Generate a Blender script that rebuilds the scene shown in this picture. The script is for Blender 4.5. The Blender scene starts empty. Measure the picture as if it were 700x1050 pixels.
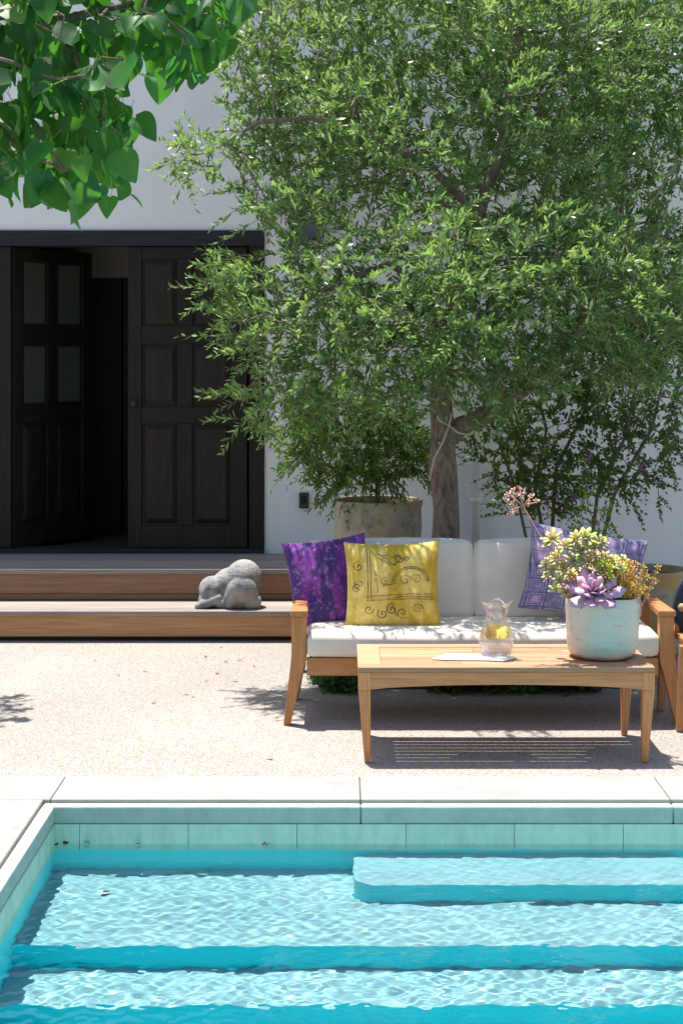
import bpy, bmesh, math, random
import numpy as np
from mathutils import Vector, Matrix, Euler
R = math.radians
rng = np.random.default_rng(11)
random.seed(7)
scene = bpy.context.scene
COL = scene.collection

# ------------------------------------------------------------------ camera model
F, CX, HY, H = 1650.0, 350.0, 365.0, 1.75
def P(px, py, Y):
    """point of the photograph at distance Y"""
    return Vector(((px-CX)*Y/F, Y, H-(py-HY)*Y/F))
cam_d = bpy.data.cameras.new('camera'); cam = bpy.data.objects.new('camera', cam_d); COL.objects.link(cam)
cam.location = (0, 0, H); cam.rotation_euler = (R(90), 0, 0)
cam_d.sensor_fit = 'HORIZONTAL'; cam_d.sensor_width = 36; cam_d.lens = 36*F/700
cam_d.shift_y = -(525-HY)/700.0
cam_d.clip_start = 0.05; cam_d.clip_end = 500
scene.camera = cam

# ------------------------------------------------------------------ light
SUN = Vector((-.157, .193, 1.0)).normalized()      # towards the sun
elev = math.asin(SUN.z); azi = math.atan2(SUN.x, SUN.y)
world = bpy.data.worlds.new('World'); scene.world = world; world.use_nodes = True
nt = world.node_tree; nt.nodes.clear()
sky = nt.nodes.new('ShaderNodeTexSky'); sky.sky_type = 'NISHITA'; sky.sun_disc = False
sky.sun_elevation = elev; sky.sun_rotation = azi; sky.dust_density = 1.5
bg = nt.nodes.new('ShaderNodeBackground'); bg.inputs[1].default_value = 0.115
wo = nt.nodes.new('ShaderNodeOutputWorld')
nt.links.new(sky.outputs[0], bg.inputs[0]); nt.links.new(bg.outputs[0], wo.inputs[0])
sd = bpy.data.lights.new('sun', 'SUN'); sd.energy = 5.0; sd.angle = R(.53); sd.color = (1, .955, .89)
so = bpy.data.objects.new('sun', sd); COL.objects.link(so)
so.rotation_euler = (-SUN).to_track_quat('-Z', 'Y').to_euler(); so.location = (0, 8, 12)
sd.cycles.is_caustics_light = True
scene.view_settings.view_transform = 'Standard'; scene.view_settings.look = 'None'
scene.view_settings.gamma = 1; scene.view_settings.exposure = 0.85
scene.cycles.max_bounces = 10; scene.cycles.diffuse_bounces = 5; scene.cycles.transmission_bounces = 8
scene.cycles.glossy_bounces = 4; scene.cycles.transparent_max_bounces = 12
scene.cycles.caustics_reflective = False; scene.cycles.caustics_refractive = True
scene.cycles.sample_clamp_indirect = 6; scene.cycles.blur_glossy = .5

# ------------------------------------------------------------------ materials
def new_mat(name):
    m = bpy.data.materials.new(name); m.use_nodes = True
    n = m.node_tree.nodes; n.clear()
    out = n.new('ShaderNodeOutputMaterial'); b = n.new('ShaderNodeBsdfPrincipled')
    m.node_tree.links.new(b.outputs[0], out.inputs[0])
    return m, n, m.node_tree.links, b, out
def coords(n, l, scale=(1, 1, 1), kind='Object', rot=(0, 0, 0)):
    t = n.new('ShaderNodeTexCoord'); mp = n.new('ShaderNodeMapping')
    mp.inputs['Scale'].default_value = scale; mp.inputs['Rotation'].default_value = rot
    l.new(t.outputs[kind], mp.inputs[0]); return mp.outputs[0]
def noise(n, l, vec, scale, detail=4, rough=.55, dist=0):
    t = n.new('ShaderNodeTexNoise'); t.inputs['Scale'].default_value = scale; t.inputs['Detail'].default_value = detail
    t.inputs['Roughness'].default_value = rough; t.inputs['Distortion'].default_value = dist
    l.new(vec, t.inputs['Vector']); return t.outputs['Fac']
def ramp(n, l, fac, stops):
    r = n.new('ShaderNodeValToRGB'); cr = r.color_ramp
    while len(cr.elements) < len(stops): cr.elements.new(.5)
    for e, (p, c) in zip(cr.elements, stops): e.position = p; e.color = (*c, 1)
    l.new(fac, r.inputs[0]); return r.outputs[0]
def mix(n, l, fac, a, b, mode='MIX'):
    m = n.new('ShaderNodeMix'); m.data_type = 'RGBA'; m.blend_type = mode
    for v, i in ((fac, 0), (a, 6), (b, 7)):
        if isinstance(v, (int, float)): m.inputs[i].default_value = v
        elif isinstance(v, tuple): m.inputs[i].default_value = (*v, 1)
        else: l.new(v, m.inputs[i])
    return m.outputs[2]
def bump(n, l, b, h, strength=.3, dist=.01):
    k = n.new('ShaderNodeBump'); k.inputs['Strength'].default_value = strength; k.inputs['Distance'].default_value = dist
    l.new(h, k.inputs['Height']); l.new(k.outputs[0], b.inputs['Normal'])
    return k
def island(n):
    return n.new('ShaderNodeNewGeometry').outputs['Random Per Island']

def mat_simple(name, c1, c2, scale=8, rough=.7, bs=.2, bd=.004, stretch=(1, 1, 1), detail=5, bscale=None):
    m, n, l, b, o = new_mat(name)
    v = coords(n, l, stretch)
    f = noise(n, l, v, scale, detail)
    l.new(ramp(n, l, f, [(.3, c1), (.7, c2)]), b.inputs['Base Color'])
    b.inputs['Roughness'].default_value = rough
    bump(n, l, b, noise(n, l, v, bscale or scale*6, 3), bs, bd)
    return m
def mat_wood(name, dark, light, axis=0, rough=.5, scale=1.0, vary=.25):
    m, n, l, b, o = new_mat(name)
    s = [22*scale]*3; s[axis] = 1.3*scale
    v = coords(n, l, tuple(s))
    f = noise(n, l, v, 1.6, 6, .6, .8)
    s2 = [140*scale]*3; s2[axis] = 5*scale
    v2 = coords(n, l, tuple(s2)); f2 = noise(n, l, v2, 1.2, 3)
    c = ramp(n, l, f, [(.28, dark), (.72, light)])
    c = mix(n, l, .35, c, ramp(n, l, f2, [(.35, tuple(x*.55 for x in dark)), (.6, light)]))
    isl = island(n)
    c = mix(n, l, 1.0, c, ramp(n, l, isl, [(0, (1-vary,)*3), (1, (1+vary*.3, 1+vary*.25, 1+vary*.2))]), 'MULTIPLY')
    l.new(c, b.inputs['Base Color']); b.inputs['Roughness'].default_value = rough
    bump(n, l, b, f2, .18, .002)
    if dark[0] < .02: b.inputs['Specular IOR Level'].default_value = .22
    return m
def mat_vcol(name, rough=.85, bscale=500, bs=.3, sheen=.2):
    m, n, l, b, o = new_mat(name)
    a = n.new('ShaderNodeVertexColor'); a.layer_name = 'Col'
    v = coords(n, l)
    f = noise(n, l, v, 60, 4)
    l.new(mix(n, l, 1.0, a.outputs[0], ramp(n, l, f, [(.3, (.82,)*3), (.7, (1.1,)*3)]), 'MULTIPLY'), b.inputs['Base Color'])
    b.inputs['Roughness'].default_value = rough; b.inputs['Sheen Weight'].default_value = sheen
    bump(n, l, b, noise(n, l, v, bscale, 2), bs, .0015)
    return m
def mat_leaf(name, stops, back, trans=.35, gloss=.45, tcol=None, gw=None):
    """leaves: colour varies leaf by leaf, paler underside, light passes through"""
    m, n, l, b, o = new_mat(name)
    g = n.new('ShaderNodeNewGeometry')
    c = ramp(n, l, g.outputs['Random Per Island'], stops)
    c2 = mix(n, l, g.outputs['Backfacing'], c, back)
    l.new(c2, b.inputs['Base Color']); b.inputs['Roughness'].default_value = gloss
    b.inputs['Specular IOR Level'].default_value = .4
    t = n.new('ShaderNodeBsdfTranslucent')
    tc = mix(n, l, .65, c, tcol or (.3, .5, .03))
    l.new(tc, t.inputs[0])
    ms = n.new('ShaderNodeMixShader'); ms.inputs[0].default_value = trans
    l.new(b.outputs[0], ms.inputs[1]); l.new(t.outputs[0], ms.inputs[2]); l.new(ms.outputs[0], o.inputs[0])
    return m

M = {}
# white stucco
m, n, l, b, o = new_mat('stucco')
v = coords(n, l); f = noise(n, l, v, 1.1, 6, .6); f2 = noise(n, l, v, 40, 4)
c = ramp(n, l, f, [(.25, (.76, .755, .75)), (.75, (.84, .835, .825))])
streak = noise(n, l, coords(n, l, (5, 5, .35)), 1.5, 5)
c = mix(n, l, 1.0, c, ramp(n, l, streak, [(.3, (.965, .96, .95)), (.6, (1, 1, 1))]), 'MULTIPLY')
l.new(c, b.inputs['Base Color']); b.inputs['Roughness'].default_value = .9; bump(n, l, b, f2, .35, .004)
M['stucco'] = m
# exposed aggregate patio
m, n, l, b, o = new_mat('exposed_aggregate')
v = coords(n, l)
vo = n.new('ShaderNodeTexVoronoi'); vo.inputs['Scale'].default_value = 240; l.new(v, vo.inputs['Vector'])
sep = n.new('ShaderNodeSeparateColor'); l.new(vo.outputs['Color'], sep.inputs[0])
c = ramp(n, l, sep.outputs[0], [(0, (.15, .12, .105)), (.16, (.27, .245, .215)), (.36, (.37, .345, .315)), (.62, (.40, .375, .345)), (.86, (.45, .43, .405)), (1, (.27, .21, .17))])
vo2 = n.new('ShaderNodeTexVoronoi'); vo2.inputs['Scale'].default_value = 150; vo2.feature = 'F1'; l.new(v, vo2.inputs['Vector'])
sp2 = n.new('ShaderNodeSeparateColor'); l.new(vo2.outputs['Color'], sp2.inputs[0])
c = mix(n, l, 1.0, c, ramp(n, l, sp2.outputs[1], [(0, (.62, .54, .50)), (.10, (.9, .87, .85)), (.3, (1, 1, 1))]), 'MULTIPLY')
st = noise(n, l, v, .9, 5)
c = mix(n, l, 1.0, c, ramp(n, l, st, [(.3, (.90, .88, .86)), (.65, (1.02, 1.01, 1.0))]), 'MULTIPLY')
l.new(c, b.inputs['Base Color']); b.inputs['Roughness'].default_value = .85
bump(n, l, b, vo.outputs['Distance'], .6, .004)
M['patio'] = m
# smooth white coping stone
m, n, l, b, o = new_mat('coping_stone')
v = coords(n, l); f = noise(n, l, v, 2.5, 7, .65); f2 = noise(n, l, v, 60, 4)
c = ramp(n, l, f, [(.25, (.27, .255, .24)), (.5, (.335, .322, .308)), (.8, (.36, .35, .34))])
c = mix(n, l, 1.0, c, ramp(n, l, f2, [(.3, (.92, .91, .90)), (.6, (1, 1, 1))]), 'MULTIPLY')
c = mix(n, l, 1.0, c, ramp(n, l, island(n), [(0, (.93, .925, .92)), (1, (1, 1, 1))]), 'MULTIPLY')
c = mix(n, l, 1.0, c, ramp(n, l, noise(n, l, v, 7, 8, .75), [(.62, (1, 1, 1)), (.70, (.80, .77, .73))]), 'MULTIPLY')
l.new(c, b.inputs['Base Color']); b.inputs['Roughness'].default_value = .75; bump(n, l, b, f2, .15, .002)
M['coping'] = m
M['joint'] = mat_simple('joint', (.34, .32, .29), (.42, .40, .37), 30, .95)
M['soil'] = mat_simple('soil', (.035, .024, .016), (.09, .065, .045), 25, .95, .8, .02)
M['earth'] = mat_simple('earth', (.16, .13, .09), (.26, .22, .16), 2, .95, .5, .02)
# pool finish: one aqua plaster, its sun and shade put into two colours
def mat_pool(name, a, bcol, sc):
    m, n, l, b, o = new_mat(name); v = coords(n, l)
    l.new(ramp(n, l, noise(n, l, v, sc, 6, .6), [(.3, a), (.7, bcol)]), b.inputs['Base Color'])
    if name.startswith('waterline'):
        c = ramp(n, l, noise(n, l, v, sc, 6, .6), [(.3, a), (.7, bcol)])
        c = mix(n, l, 1.0, c, ramp(n, l, island(n), [(0, (.92, .94, .92)), (1, (1.05, 1.03, 1.0))]), 'MULTIPLY')
        c = mix(n, l, 1.0, c, ramp(n, l, noise(n, l, coords(n, l, (9, 9, 1.5)), 2, 6, .7), [(.35, (.84, .86, .80)), (.55, (1, 1, 1))]), 'MULTIPLY')
        l.new(c, b.inputs['Base Color'])
    b.inputs['Roughness'].default_value = .7; bump(n, l, b, noise(n, l, v, 90, 3), .15, .002); return m
M['pool_wall'] = mat_pool('pool_plaster_shaded', (.002, .80, .88), (.004, .85, .92), 3)
M['pool_tread'] = mat_pool('pool_plaster_sunlit', (.21, .45, .50), (.27, .51, .56), 3)  # same plaster with sunlight painted in as a paler colour
M['tile'] = mat_pool('waterline_tile', (.56, .74, .58), (.68, .83, .68), 14)
m, n, l, b, o = new_mat('lip_stone'); v = coords(n, l)
l.new(ramp(n, l, noise(n, l, v, 9, 6, .7), [(.3, (.40, .46, .38)), (.7, (.56, .60, .51))]), b.inputs['Base Color'])
b.inputs['Roughness'].default_value = .7; bump(n, l, b, noise(n, l, v, 70, 3), .3, .003); M['lip'] = m
# water
m, n, l, b, o = new_mat('pool_water')
b.inputs['Base Color'].default_value = (.93, 1, 1, 1); b.inputs['Roughness'].default_value = 0
b.inputs['Transmission Weight'].default_value = 1; b.inputs['IOR'].default_value = 1.333
M['water'] = m
# woods
M['teak_x'] = mat_wood('teak_along_x', (.44, .165, .048), (.62, .29, .10), 0)
M['teak_y'] = mat_wood('teak_along_y', (.44, .165, .048), (.62, .29, .10), 1)
M['teak_z'] = mat_wood('teak_along_z', (.46, .175, .05), (.64, .30, .105), 2)
M['top_x'] = mat_wood('weathered_teak_top', (.44, .22, .11), (.60, .35, .21), 0, .6, 1, .35)
M['table_x'] = mat_wood('table_teak_x', (.60, .215, .07), (.80, .36, .14), 0)
M['table_z'] = mat_wood('table_teak_z', (.60, .21, .068), (.79, .35, .13), 2)
M['deck_x'] = mat_wood('deck_board', (.22, .185, .16), (.40, .35, .31), 0, .75, .6, .3)
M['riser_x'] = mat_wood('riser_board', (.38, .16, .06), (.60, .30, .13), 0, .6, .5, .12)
M['riser_shaded'] = mat_wood('shaded_riser_board', (.20, .10, .05), (.34, .185, .105), 0, .65, .5, .12)  # same riser board, darkened in colour to stand for the upper step's shade
M['door'] = mat_wood('black_stained_wood', (.008, .006, .0045), (.024, .018, .0135), 2, .5, .8, .1)
M['lintel'] = mat_wood('grey_stained_beam', (.012, .0125, .015), (.034, .035, .04), 0, .6, .8, .1)
M['door_panel'] = mat_wood('dark_panel_wood', (.009, .006, .004), (.032, .022, .015), 2, .45, .8, .1)
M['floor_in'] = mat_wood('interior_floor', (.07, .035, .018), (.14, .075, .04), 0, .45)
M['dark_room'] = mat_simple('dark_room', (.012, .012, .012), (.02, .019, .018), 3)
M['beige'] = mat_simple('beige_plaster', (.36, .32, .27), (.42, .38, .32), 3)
M['metal'] = mat_simple('black_iron', (.012, .012, .014), (.03, .03, .033), 20, .45)
M['pipe'] = mat_simple('white_pipe_paint', (.62, .62, .62), (.74, .74, .73), 8, .4, .05)
m, n, l, b, o = new_mat('door_glass'); b.inputs['Base Color'].default_value = (.065, .07, .055, 1); b.inputs['Roughness'].default_value = .22
bump(n, l, b, noise(n, l, coords(n, l), 9, 2), .1, .01); M['pane'] = m
m, n, l, b, o = new_mat('lantern_glass'); b.inputs['Base Color'].default_value = (.5, .52, .55, 1); b.inputs['Roughness'].default_value = .15
b.inputs['Transmission Weight'].default_value = .95; b.inputs['IOR'].default_value = 1.1; M['lantern_glass'] = m
# fabrics
m, n, l, b, o = new_mat('cream_canvas'); v = coords(n, l)
c = ramp(n, l, noise(n, l, v, 6, 5), [(.3, (.68, .61, .51)), (.7, (.76, .69, .585))]); l.new(c, b.inputs['Base Color'])
b.inputs['Roughness'].default_value = .95; b.inputs['Sheen Weight'].default_value = .15
wv = mix(n, l, .75, noise(n, l, v, 22, 3), noise(n, l, v, 600, 2)); bump(n, l, b, wv, .3, .004); M['canvas'] = m
M['navy'] = mat_simple('navy_canvas', (.014, .022, .038), (.03, .043, .065), 12, .9, .3)
M['vcol'] = mat_vcol('printed_fabric')
M['napkin'] = mat_simple('white_linen', (.74, .74, .74), (.80, .80, .79), 10, .95, .3)
# stone
m, n, l, b, o = new_mat('carved_grey_stone'); v = coords(n, l)
c = ramp(n, l, noise(n, l, v, 9, 7, .65), [(.3, (.10, .097, .10)), (.48, (.25, .245, .24)), (.7, (.42, .405, .39))])
c = mix(n, l, ramp(n, l, noise(n, l, v, 5, 2), [(.56, (0, 0, 0)), (.64, (.6,)*3)]), c, (.36, .27, .20))
l.new(c, b.inputs['Base Color']); b.inputs['Roughness'].default_value = .85
bump(n, l, b, noise(n, l, coords(n, l, (1, 1, 3)), 22, 6, .7), .7, .015); M['stone'] = m
m, n, l, b, o = new_mat('lichen_concrete'); v = coords(n, l)
c = ramp(n, l, noise(n, l, v, 14, 8, .7), [(.3, (.13, .11, .085)), (.45, (.30, .26, .20)), (.6, (.40, .35, .27)), (.75, (.52, .48, .40))])
c = mix(n, l, ramp(n, l, noise(n, l, v, 6, 5), [(.5, (0, 0, 0)), (.62, (1, 1, 1))]), c, (.42, .29, .12))
c = mix(n, l, ramp(n, l, noise(n, l, v, 4, 5), [(.54, (0, 0, 0)), (.68, (.7,)*3)]), c, (.40, .37, .32))
l.new(c, b.inputs['Base Color']); b.inputs['Roughness'].default_value = .95; bump(n, l, b, noise(n, l, v, 55, 6), .6, .008); M['urn'] = m
# glazed pot
m, n, l, b, o = new_mat('celadon_glaze'); v = coords(n, l, (1, 1, 3.5))
c = ramp(n, l, noise(n, l, v, 6, 6, .6), [(.3, (.47, .49, .40)), (.45, (.58, .57, .48)), (.6, (.65, .60, .51)), (.7, (.50, .40, .30))])
sx = n.new('ShaderNodeSeparateXYZ'); l.new(coords(n, l), sx.inputs[0])
ma = n.new('ShaderNodeMath'); ma.operation = 'ADD'; l.new(sx.outputs[2], ma.inputs[0])
mm = n.new('ShaderNodeMath'); mm.operation = 'MULTIPLY'; mm.inputs[1].default_value = .05; l.new(noise(n, l, v, 4, 4), mm.inputs[0]); l.new(mm.outputs[0], ma.inputs[1])
c = mix(n, l, ramp(n, l, ma.outputs[0], [(.030, (1, 1, 1)), (.052, (0, 0, 0))]), c, (.34, .19, .09))
c = mix(n, l, ramp(n, l, noise(n, l, coords(n, l, (1, 1, 1)), 45, 6, .7), [(.60, (0, 0, 0)), (.7, (.8,)*3)]), c, (.38, .31, .24))
l.new(c, b.inputs['Base Color']); b.inputs['Roughness'].default_value = .38; bump(n, l, b, noise(n, l, v, 18, 6), .5, .006); M['glaze'] = m
# glass things
m, n, l, b, o = new_mat('clear_glass'); b.inputs['Base Color'].default_value = (.97, .98, .97, 1); b.inputs['Roughness'].default_value = 0
b.inputs['Transmission Weight'].default_value = 1; b.inputs['IOR'].default_value = 1.45
tr = n.new('ShaderNodeBsdfTransparent'); ms = n.new('ShaderNodeMixShader'); ms.inputs[0].default_value = .55
l.new(b.outputs[0], ms.inputs[1]); l.new(tr.outputs[0], ms.inputs[2]); l.new(ms.outputs[0], o.inputs[0]); M['glass'] = m
m, n, l, b, o = new_mat('drinking_water'); b.inputs['Base Color'].default_value = (.93, .95, .93, 1); b.inputs['Roughness'].default_value = 0
b.inputs['Transmission Weight'].default_value = 1; b.inputs['IOR'].default_value = 1.2
tr = n.new('ShaderNodeBsdfTransparent'); ms = n.new('ShaderNodeMixShader'); ms.inputs[0].default_value = .5
l.new(b.outputs[0], ms.inputs[1]); l.new(tr.outputs[0], ms.inputs[2]); l.new(ms.outputs[0], o.inputs[0]); M['drink'] = m
M['lemon_flesh'] = mat_simple('lemon', (.75, .55, .06), (.85, .70, .20), 30, .4)
M['orange_flesh'] = mat_simple('orange_slice', (.80, .36, .06), (.85, .50, .15), 30, .4)
# plants
def mat_bark(name, a, c2, z=.35):
    m, n, l, b, o = new_mat(name); v = coords(n, l, (1, 1, z))
    f = noise(n, l, v, 38, 7, .7, .5)
    l.new(ramp(n, l, f, [(.32, a), (.62, c2)]), b.inputs['Base Color']); b.inputs['Roughness'].default_value = .9
    bump(n, l, b, f, .9, .02); return m
M['bark'] = mat_bark('olive_bark', (.085, .058, .042), (.30, .22, .165))
M['shrub_bark'] = mat_bark('shrub_bark', (.10, .07, .05), (.26, .20, .155))
M['twig'] = mat_simple('pale_twig', (.16, .135, .08), (.30, .26, .16), 10, .8)
M['dry_twig'] = mat_simple('dry_vine', (.42, .35, .27), (.58, .50, .40), 10, .8)
M['olive_leaf'] = mat_leaf('olive_leaf', [(0, (.016, .045, .012)), (.45, (.06, .13, .03)), (.72, (.15, .25, .07)), (1, (.46, .51, .30))], (.12, .20, .085), .41, .33, (.40, .66, .13))
M['pot_olive_leaf'] = mat_leaf('potted_olive_leaf', [(0, (.03, .08, .02)), (.5, (.075, .155, .035)), (1, (.17, .27, .06))], (.11, .18, .06), .4, .42, (.25, .42, .04))
M['big_leaf'] = mat_leaf('heart_leaf', [(0, (.012, .055, .018)), (.45, (.022, .095, .026)), (.8, (.045, .15, .03)), (1, (.14, .25, .045))], (.03, .15, .045), .37, .48, (.16, .56, .025))
M['shrub_leaf'] = mat_leaf('shrub_leaf', [(0, (.04, .09, .022)), (.6, (.10, .18, .04)), (1, (.22, .31, .06))], (.09, .14, .05), .4, .45, (.2, .34, .03))
M['lime_leaf'] = mat_leaf('lime_leaf', [(0, (.14, .28, .02)), (1, (.26, .42, .03))], (.2, .34, .05), .4, .45, (.4, .6, .03))
M['cover_leaf'] = mat_leaf('ground_cover_leaf', [(0, (.025, .07, .018)), (1, (.07, .14, .03))], (.06, .11, .04), .3, .45)
M['bract'] = mat_leaf('purple_bract', [(0, (.42, .14, .38)), (1, (.60, .26, .48))], (.4, .15, .4), .35, .6, (.6, .2, .5))
M['dead_leaf'] = mat_leaf('dry_leaf', [(0, (.30, .12, .06)), (1, (.45, .22, .12))], (.38, .2, .12), .1, .7, (.4, .2, .1))
M['float_leaf'] = mat_leaf('wet_leaf', [(0, (.02, .018, .01)), (1, (.045, .035, .015))], (.03, .025, .015), .05, .5, (.05, .05, .02))
def mat_succ(name, stops, rough=.6, trans=.06):
    m, n, l, b, o = new_mat(name)
    c = ramp(n, l, island(n), stops); l.new(c, b.inputs['Base Color']); b.inputs['Roughness'].default_value = rough
    b.inputs['Subsurface Weight'].default_value = trans; b.inputs['Subsurface Radius'].default_value = (.01, .01, .006); return m
M['rosette'] = mat_succ('purple_rosette', [(0, (.44, .20, .38)), (.5, (.60, .34, .50)), (.8, (.66, .38, .44)), (1, (.52, .42, .56))])
M['pale_rosette'] = mat_succ('pale_green_rosette', [(0, (.38, .44, .10)), (.5, (.56, .55, .17)), (.8, (.62, .46, .22)), (1, (.58, .32, .28))])
M['sedum'] = mat_succ('orange_sedum', [(0, (.45, .42, .02)), (.4, (.66, .45, .03)), (.8, (.72, .34, .04)), (1, (.70, .22, .07))])
M['lime_sedum'] = mat_succ('lime_sedum', [(0, (.28, .38, .03)), (.5, (.48, .52, .04)), (1, (.62, .56, .06))])
M['pink'] = mat_succ('salmon_flower', [(0, (.66, .28, .20)), (1, (.76, .42, .33))])
M['pink_stem'] = mat_simple('pink_stem', (.46, .22, .16), (.58, .32, .24), 20, .6)

# ------------------------------------------------------------------ object helpers
def tag(o, label=None, cat=None, group=None, kind=None):
    if label: o['label'] = label
    if cat: o['category'] = cat
    if group: o['group'] = group
    if kind: o['kind'] = kind
    return o
def thing(name, label, cat, loc=(0, 0, 0), rz=0, group=None):
    o = bpy.data.objects.new(name, None); COL.objects.link(o); o.empty_display_size = .1
    o.location = loc; o.rotation_euler = (0, 0, rz)
    return tag(o, label, cat, group)
def link(name, me, mat, parent=None, bevel=0, smooth=False, loc=None):
    me.name = name
    o = bpy.data.objects.new(name, me); COL.objects.link(o)
    if mat: me.materials.append(mat)
    if smooth: me.polygons.foreach_set('use_smooth', [True]*len(me.polygons))
    if parent: o.parent = parent
    if loc is not None: o.location = loc
    if bevel:
        b = o.modifiers.new('bevel', 'BEVEL'); b.width = bevel; b.segments = 2; b.limit_method = 'ANGLE'; b.angle_limit = R(40)
    return o
def fast_mesh(verts, sizes, idx):
    me = bpy.data.meshes.new('m')
    verts = np.asarray(verts, dtype=np.float32).reshape(-1, 3); sizes = np.asarray(sizes, dtype=np.int32); idx = np.asarray(idx, dtype=np.int32)
    me.vertices.add(len(verts)); me.vertices.foreach_set('co', verts.ravel())
    me.loops.add(len(idx)); me.loops.foreach_set('vertex_index', idx)
    me.polygons.add(len(sizes)); st = np.concatenate(([0], np.cumsum(sizes)[:-1])).astype(np.int32)
    me.polygons.foreach_set('loop_start', st)
    me.update(calc_edges=True); me.validate()
    return me
class MB:
    def __init__(s): s.v = []; s.f = []
    def add(s, vs, fs):
        k = len(s.v); s.v += [tuple(p) for p in vs]; s.f += [tuple(i+k for i in f) for f in fs]; return s
    def box(s, x0, x1, y0, y1, z0, z1, mat=None):
        vs = [Vector((x, y, z)) for z in (z0, z1) for y in (y0, y1) for x in (x0, x1)]
        if mat: vs = [mat @ p for p in vs]
        return s.add(vs, [(0, 2, 3, 1), (4, 5, 7, 6), (0, 1, 5, 4), (2, 6, 7, 3), (0, 4, 6, 2), (1, 3, 7, 5)])
    def prism_xz(s, pts, y0, y1):
        n = len(pts); vs = [(x, y0, z) for x, z in pts]+[(x, y1, z) for x, z in pts]
        a = sum(pts[i][0]*pts[(i+1) % n][1]-pts[(i+1) % n][0]*pts[i][1] for i in range(n))
        fs = [tuple(range(n)), tuple(range(2*n-1, n-1, -1))]+[(i, n+i, n+(i+1) % n, (i+1) % n) for i in range(n)]
        if a < 0: fs = [f[::-1] for f in fs]
        return s.add(vs, fs)
    def frustum(s, a, b, za, zb):     # a, b: (x0,x1,y0,y1)
        vs = [(a[0], a[2], za), (a[1], a[2], za), (a[1], a[3], za), (a[0], a[3], za), (b[0], b[2], zb), (b[1], b[2], zb), (b[1], b[3], zb), (b[0], b[3], zb)]
        return s.add(vs, [(3, 2, 1, 0), (4, 5, 6, 7), (0, 1, 5, 4), (1, 2, 6, 5), (2, 3, 7, 6), (3, 0, 4, 7)])
    def tube(s, pts, rad, n=8, cap=True):
        pts = [Vector(p) for p in pts]; rings = []
        up = Vector((.13, .21, 1)).normalized()
        for i, p in enumerate(pts):
            d = (pts[min(i+1, len(pts)-1)]-pts[max(i-1, 0)]).normalized()
            a = d.cross(up); a = a.normalized() if a.length > 1e-3 else d.orthogonal().normalized()
            bb = d.cross(a); r = rad[i] if hasattr(rad, '__len__') else rad
            rings.append([p+a*math.cos(2*math.pi*k/n)*r+bb*math.sin(2*math.pi*k/n)*r for k in range(n)])
        vs = [q for r_ in rings for q in r_]
        fs = [(i*n+k, i*n+(k+1) % n, (i+1)*n+(k+1) % n, (i+1)*n+k) for i in range(len(pts)-1) for k in range(n)]
        fs = [f[::-1] for f in fs]
        if cap: fs += [tuple(range(n)), tuple(range((len(pts))*n-1, (len(pts)-1)*n-1, -1))]
        return s.add(vs, fs)
    def lathe(s, prof, n=32, fn=None, c=(0, 0, 0)):
        vs = []
        for j, (r, z) in enumerate(prof):
            for k in range(n):
                a = 2*math.pi*k/n; rr, zz = fn(a, r, z, j) if fn else (r, z)
                vs.append((c[0]+rr*math.cos(a), c[1]+rr*math.sin(a), c[2]+zz))
        fs = [(j*n+k, j*n+(k+1) % n, (j+1)*n+(k+1) % n, (j+1)*n+k) for j in range(len(prof)-1) for k in range(n)]
        return s.add(vs, fs)
    def mesh(s):
        me = bpy.data.meshes.new('m'); me.from_pydata(s.v, [], s.f); me.update(); return me
    def build(s, name, mat, parent=None, bevel=0, smooth=False, loc=None):
        return link(name, s.mesh(), mat, parent, bevel, smooth, loc)
def auto_smooth(o, ang=35):
    me = o.data
    me.polygons.foreach_set('use_smooth', [True]*len(me.polygons)); me.set_sharp_from_angle(angle=R(ang))

# smooth value noise in numpy
def vnoise(p, freq, seed=0):
    p = np.asarray(p)*freq; i = np.floor(p).astype(np.int64); f = p-i; f = f*f*(3-2*f)
    def h(a):
        x = (a[..., 0]*374761393+a[..., 1]*668265263+(a[..., 2] if a.shape[-1] > 2 else 0)*2147483647+seed*144665) & 0xffffffff
        x = ((x ^ (x >> 13))*1274126177) & 0xffffffff; x = x ^ (x >> 16); return (x & 0xffff)/65535.0
    D = p.shape[-1]; out = 0
    for c in range(2**D):
        off = np.array([(c >> k) & 1 for k in range(D)]); w = 1
        for k in range(D): w = w*(f[..., k] if off[k] else 1-f[..., k])
        out = out+w*h(i+off)
    return out
def fbm(p, freq, seed=0, o=4):
    s = 0; a = .5
    for k in range(o): s = s+a*vnoise(p, freq*2**k, seed+k*17); a *= .5
    return s/(1-.5**o)

# ------------------------------------------------------------------ foliage machinery
def grow(attr, nodes, parents, step=.1, infl=.7, kill=.16, iters=70, tropism=(0, 0, .1)):
    nodes = [np.array(p, float) for p in nodes]; parents = list(parents)
    attr = np.asarray(attr, float); best = np.full(len(attr), 1e9); bi = np.zeros(len(attr), int); done = 0
    alive = np.ones(len(attr), bool); tr = np.array(tropism)
    for it in range(iters):
        new = np.array(nodes[done:])
        for k0 in range(0, len(new), 200):
            d = np.linalg.norm(attr[:, None, :]-new[None, k0:k0+200, :], axis=2); j = d.argmin(1); dm = d[np.arange(len(attr)), j]
            up = dm < best; best[up] = dm[up]; bi[up] = j[up]+done+k0
        done = len(nodes); alive &= best > kill
        if it < 22: use = alive
        else: use = alive & (best < infl)
        if not use.any(): break
        ids = np.unique(bi[use]); cnt = 0
        for n_ in ids:
            sel = use & (bi == n_); v = attr[sel]-nodes[n_]; v /= np.linalg.norm(v, axis=1)[:, None]
            d = v.mean(0)+tr+rng.normal(0, .12, 3); d /= np.linalg.norm(d)+1e-9
            q = nodes[n_]+d*step
            nodes.append(q); parents.append(n_); cnt += 1
    return np.array(nodes), np.array(parents)
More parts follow.
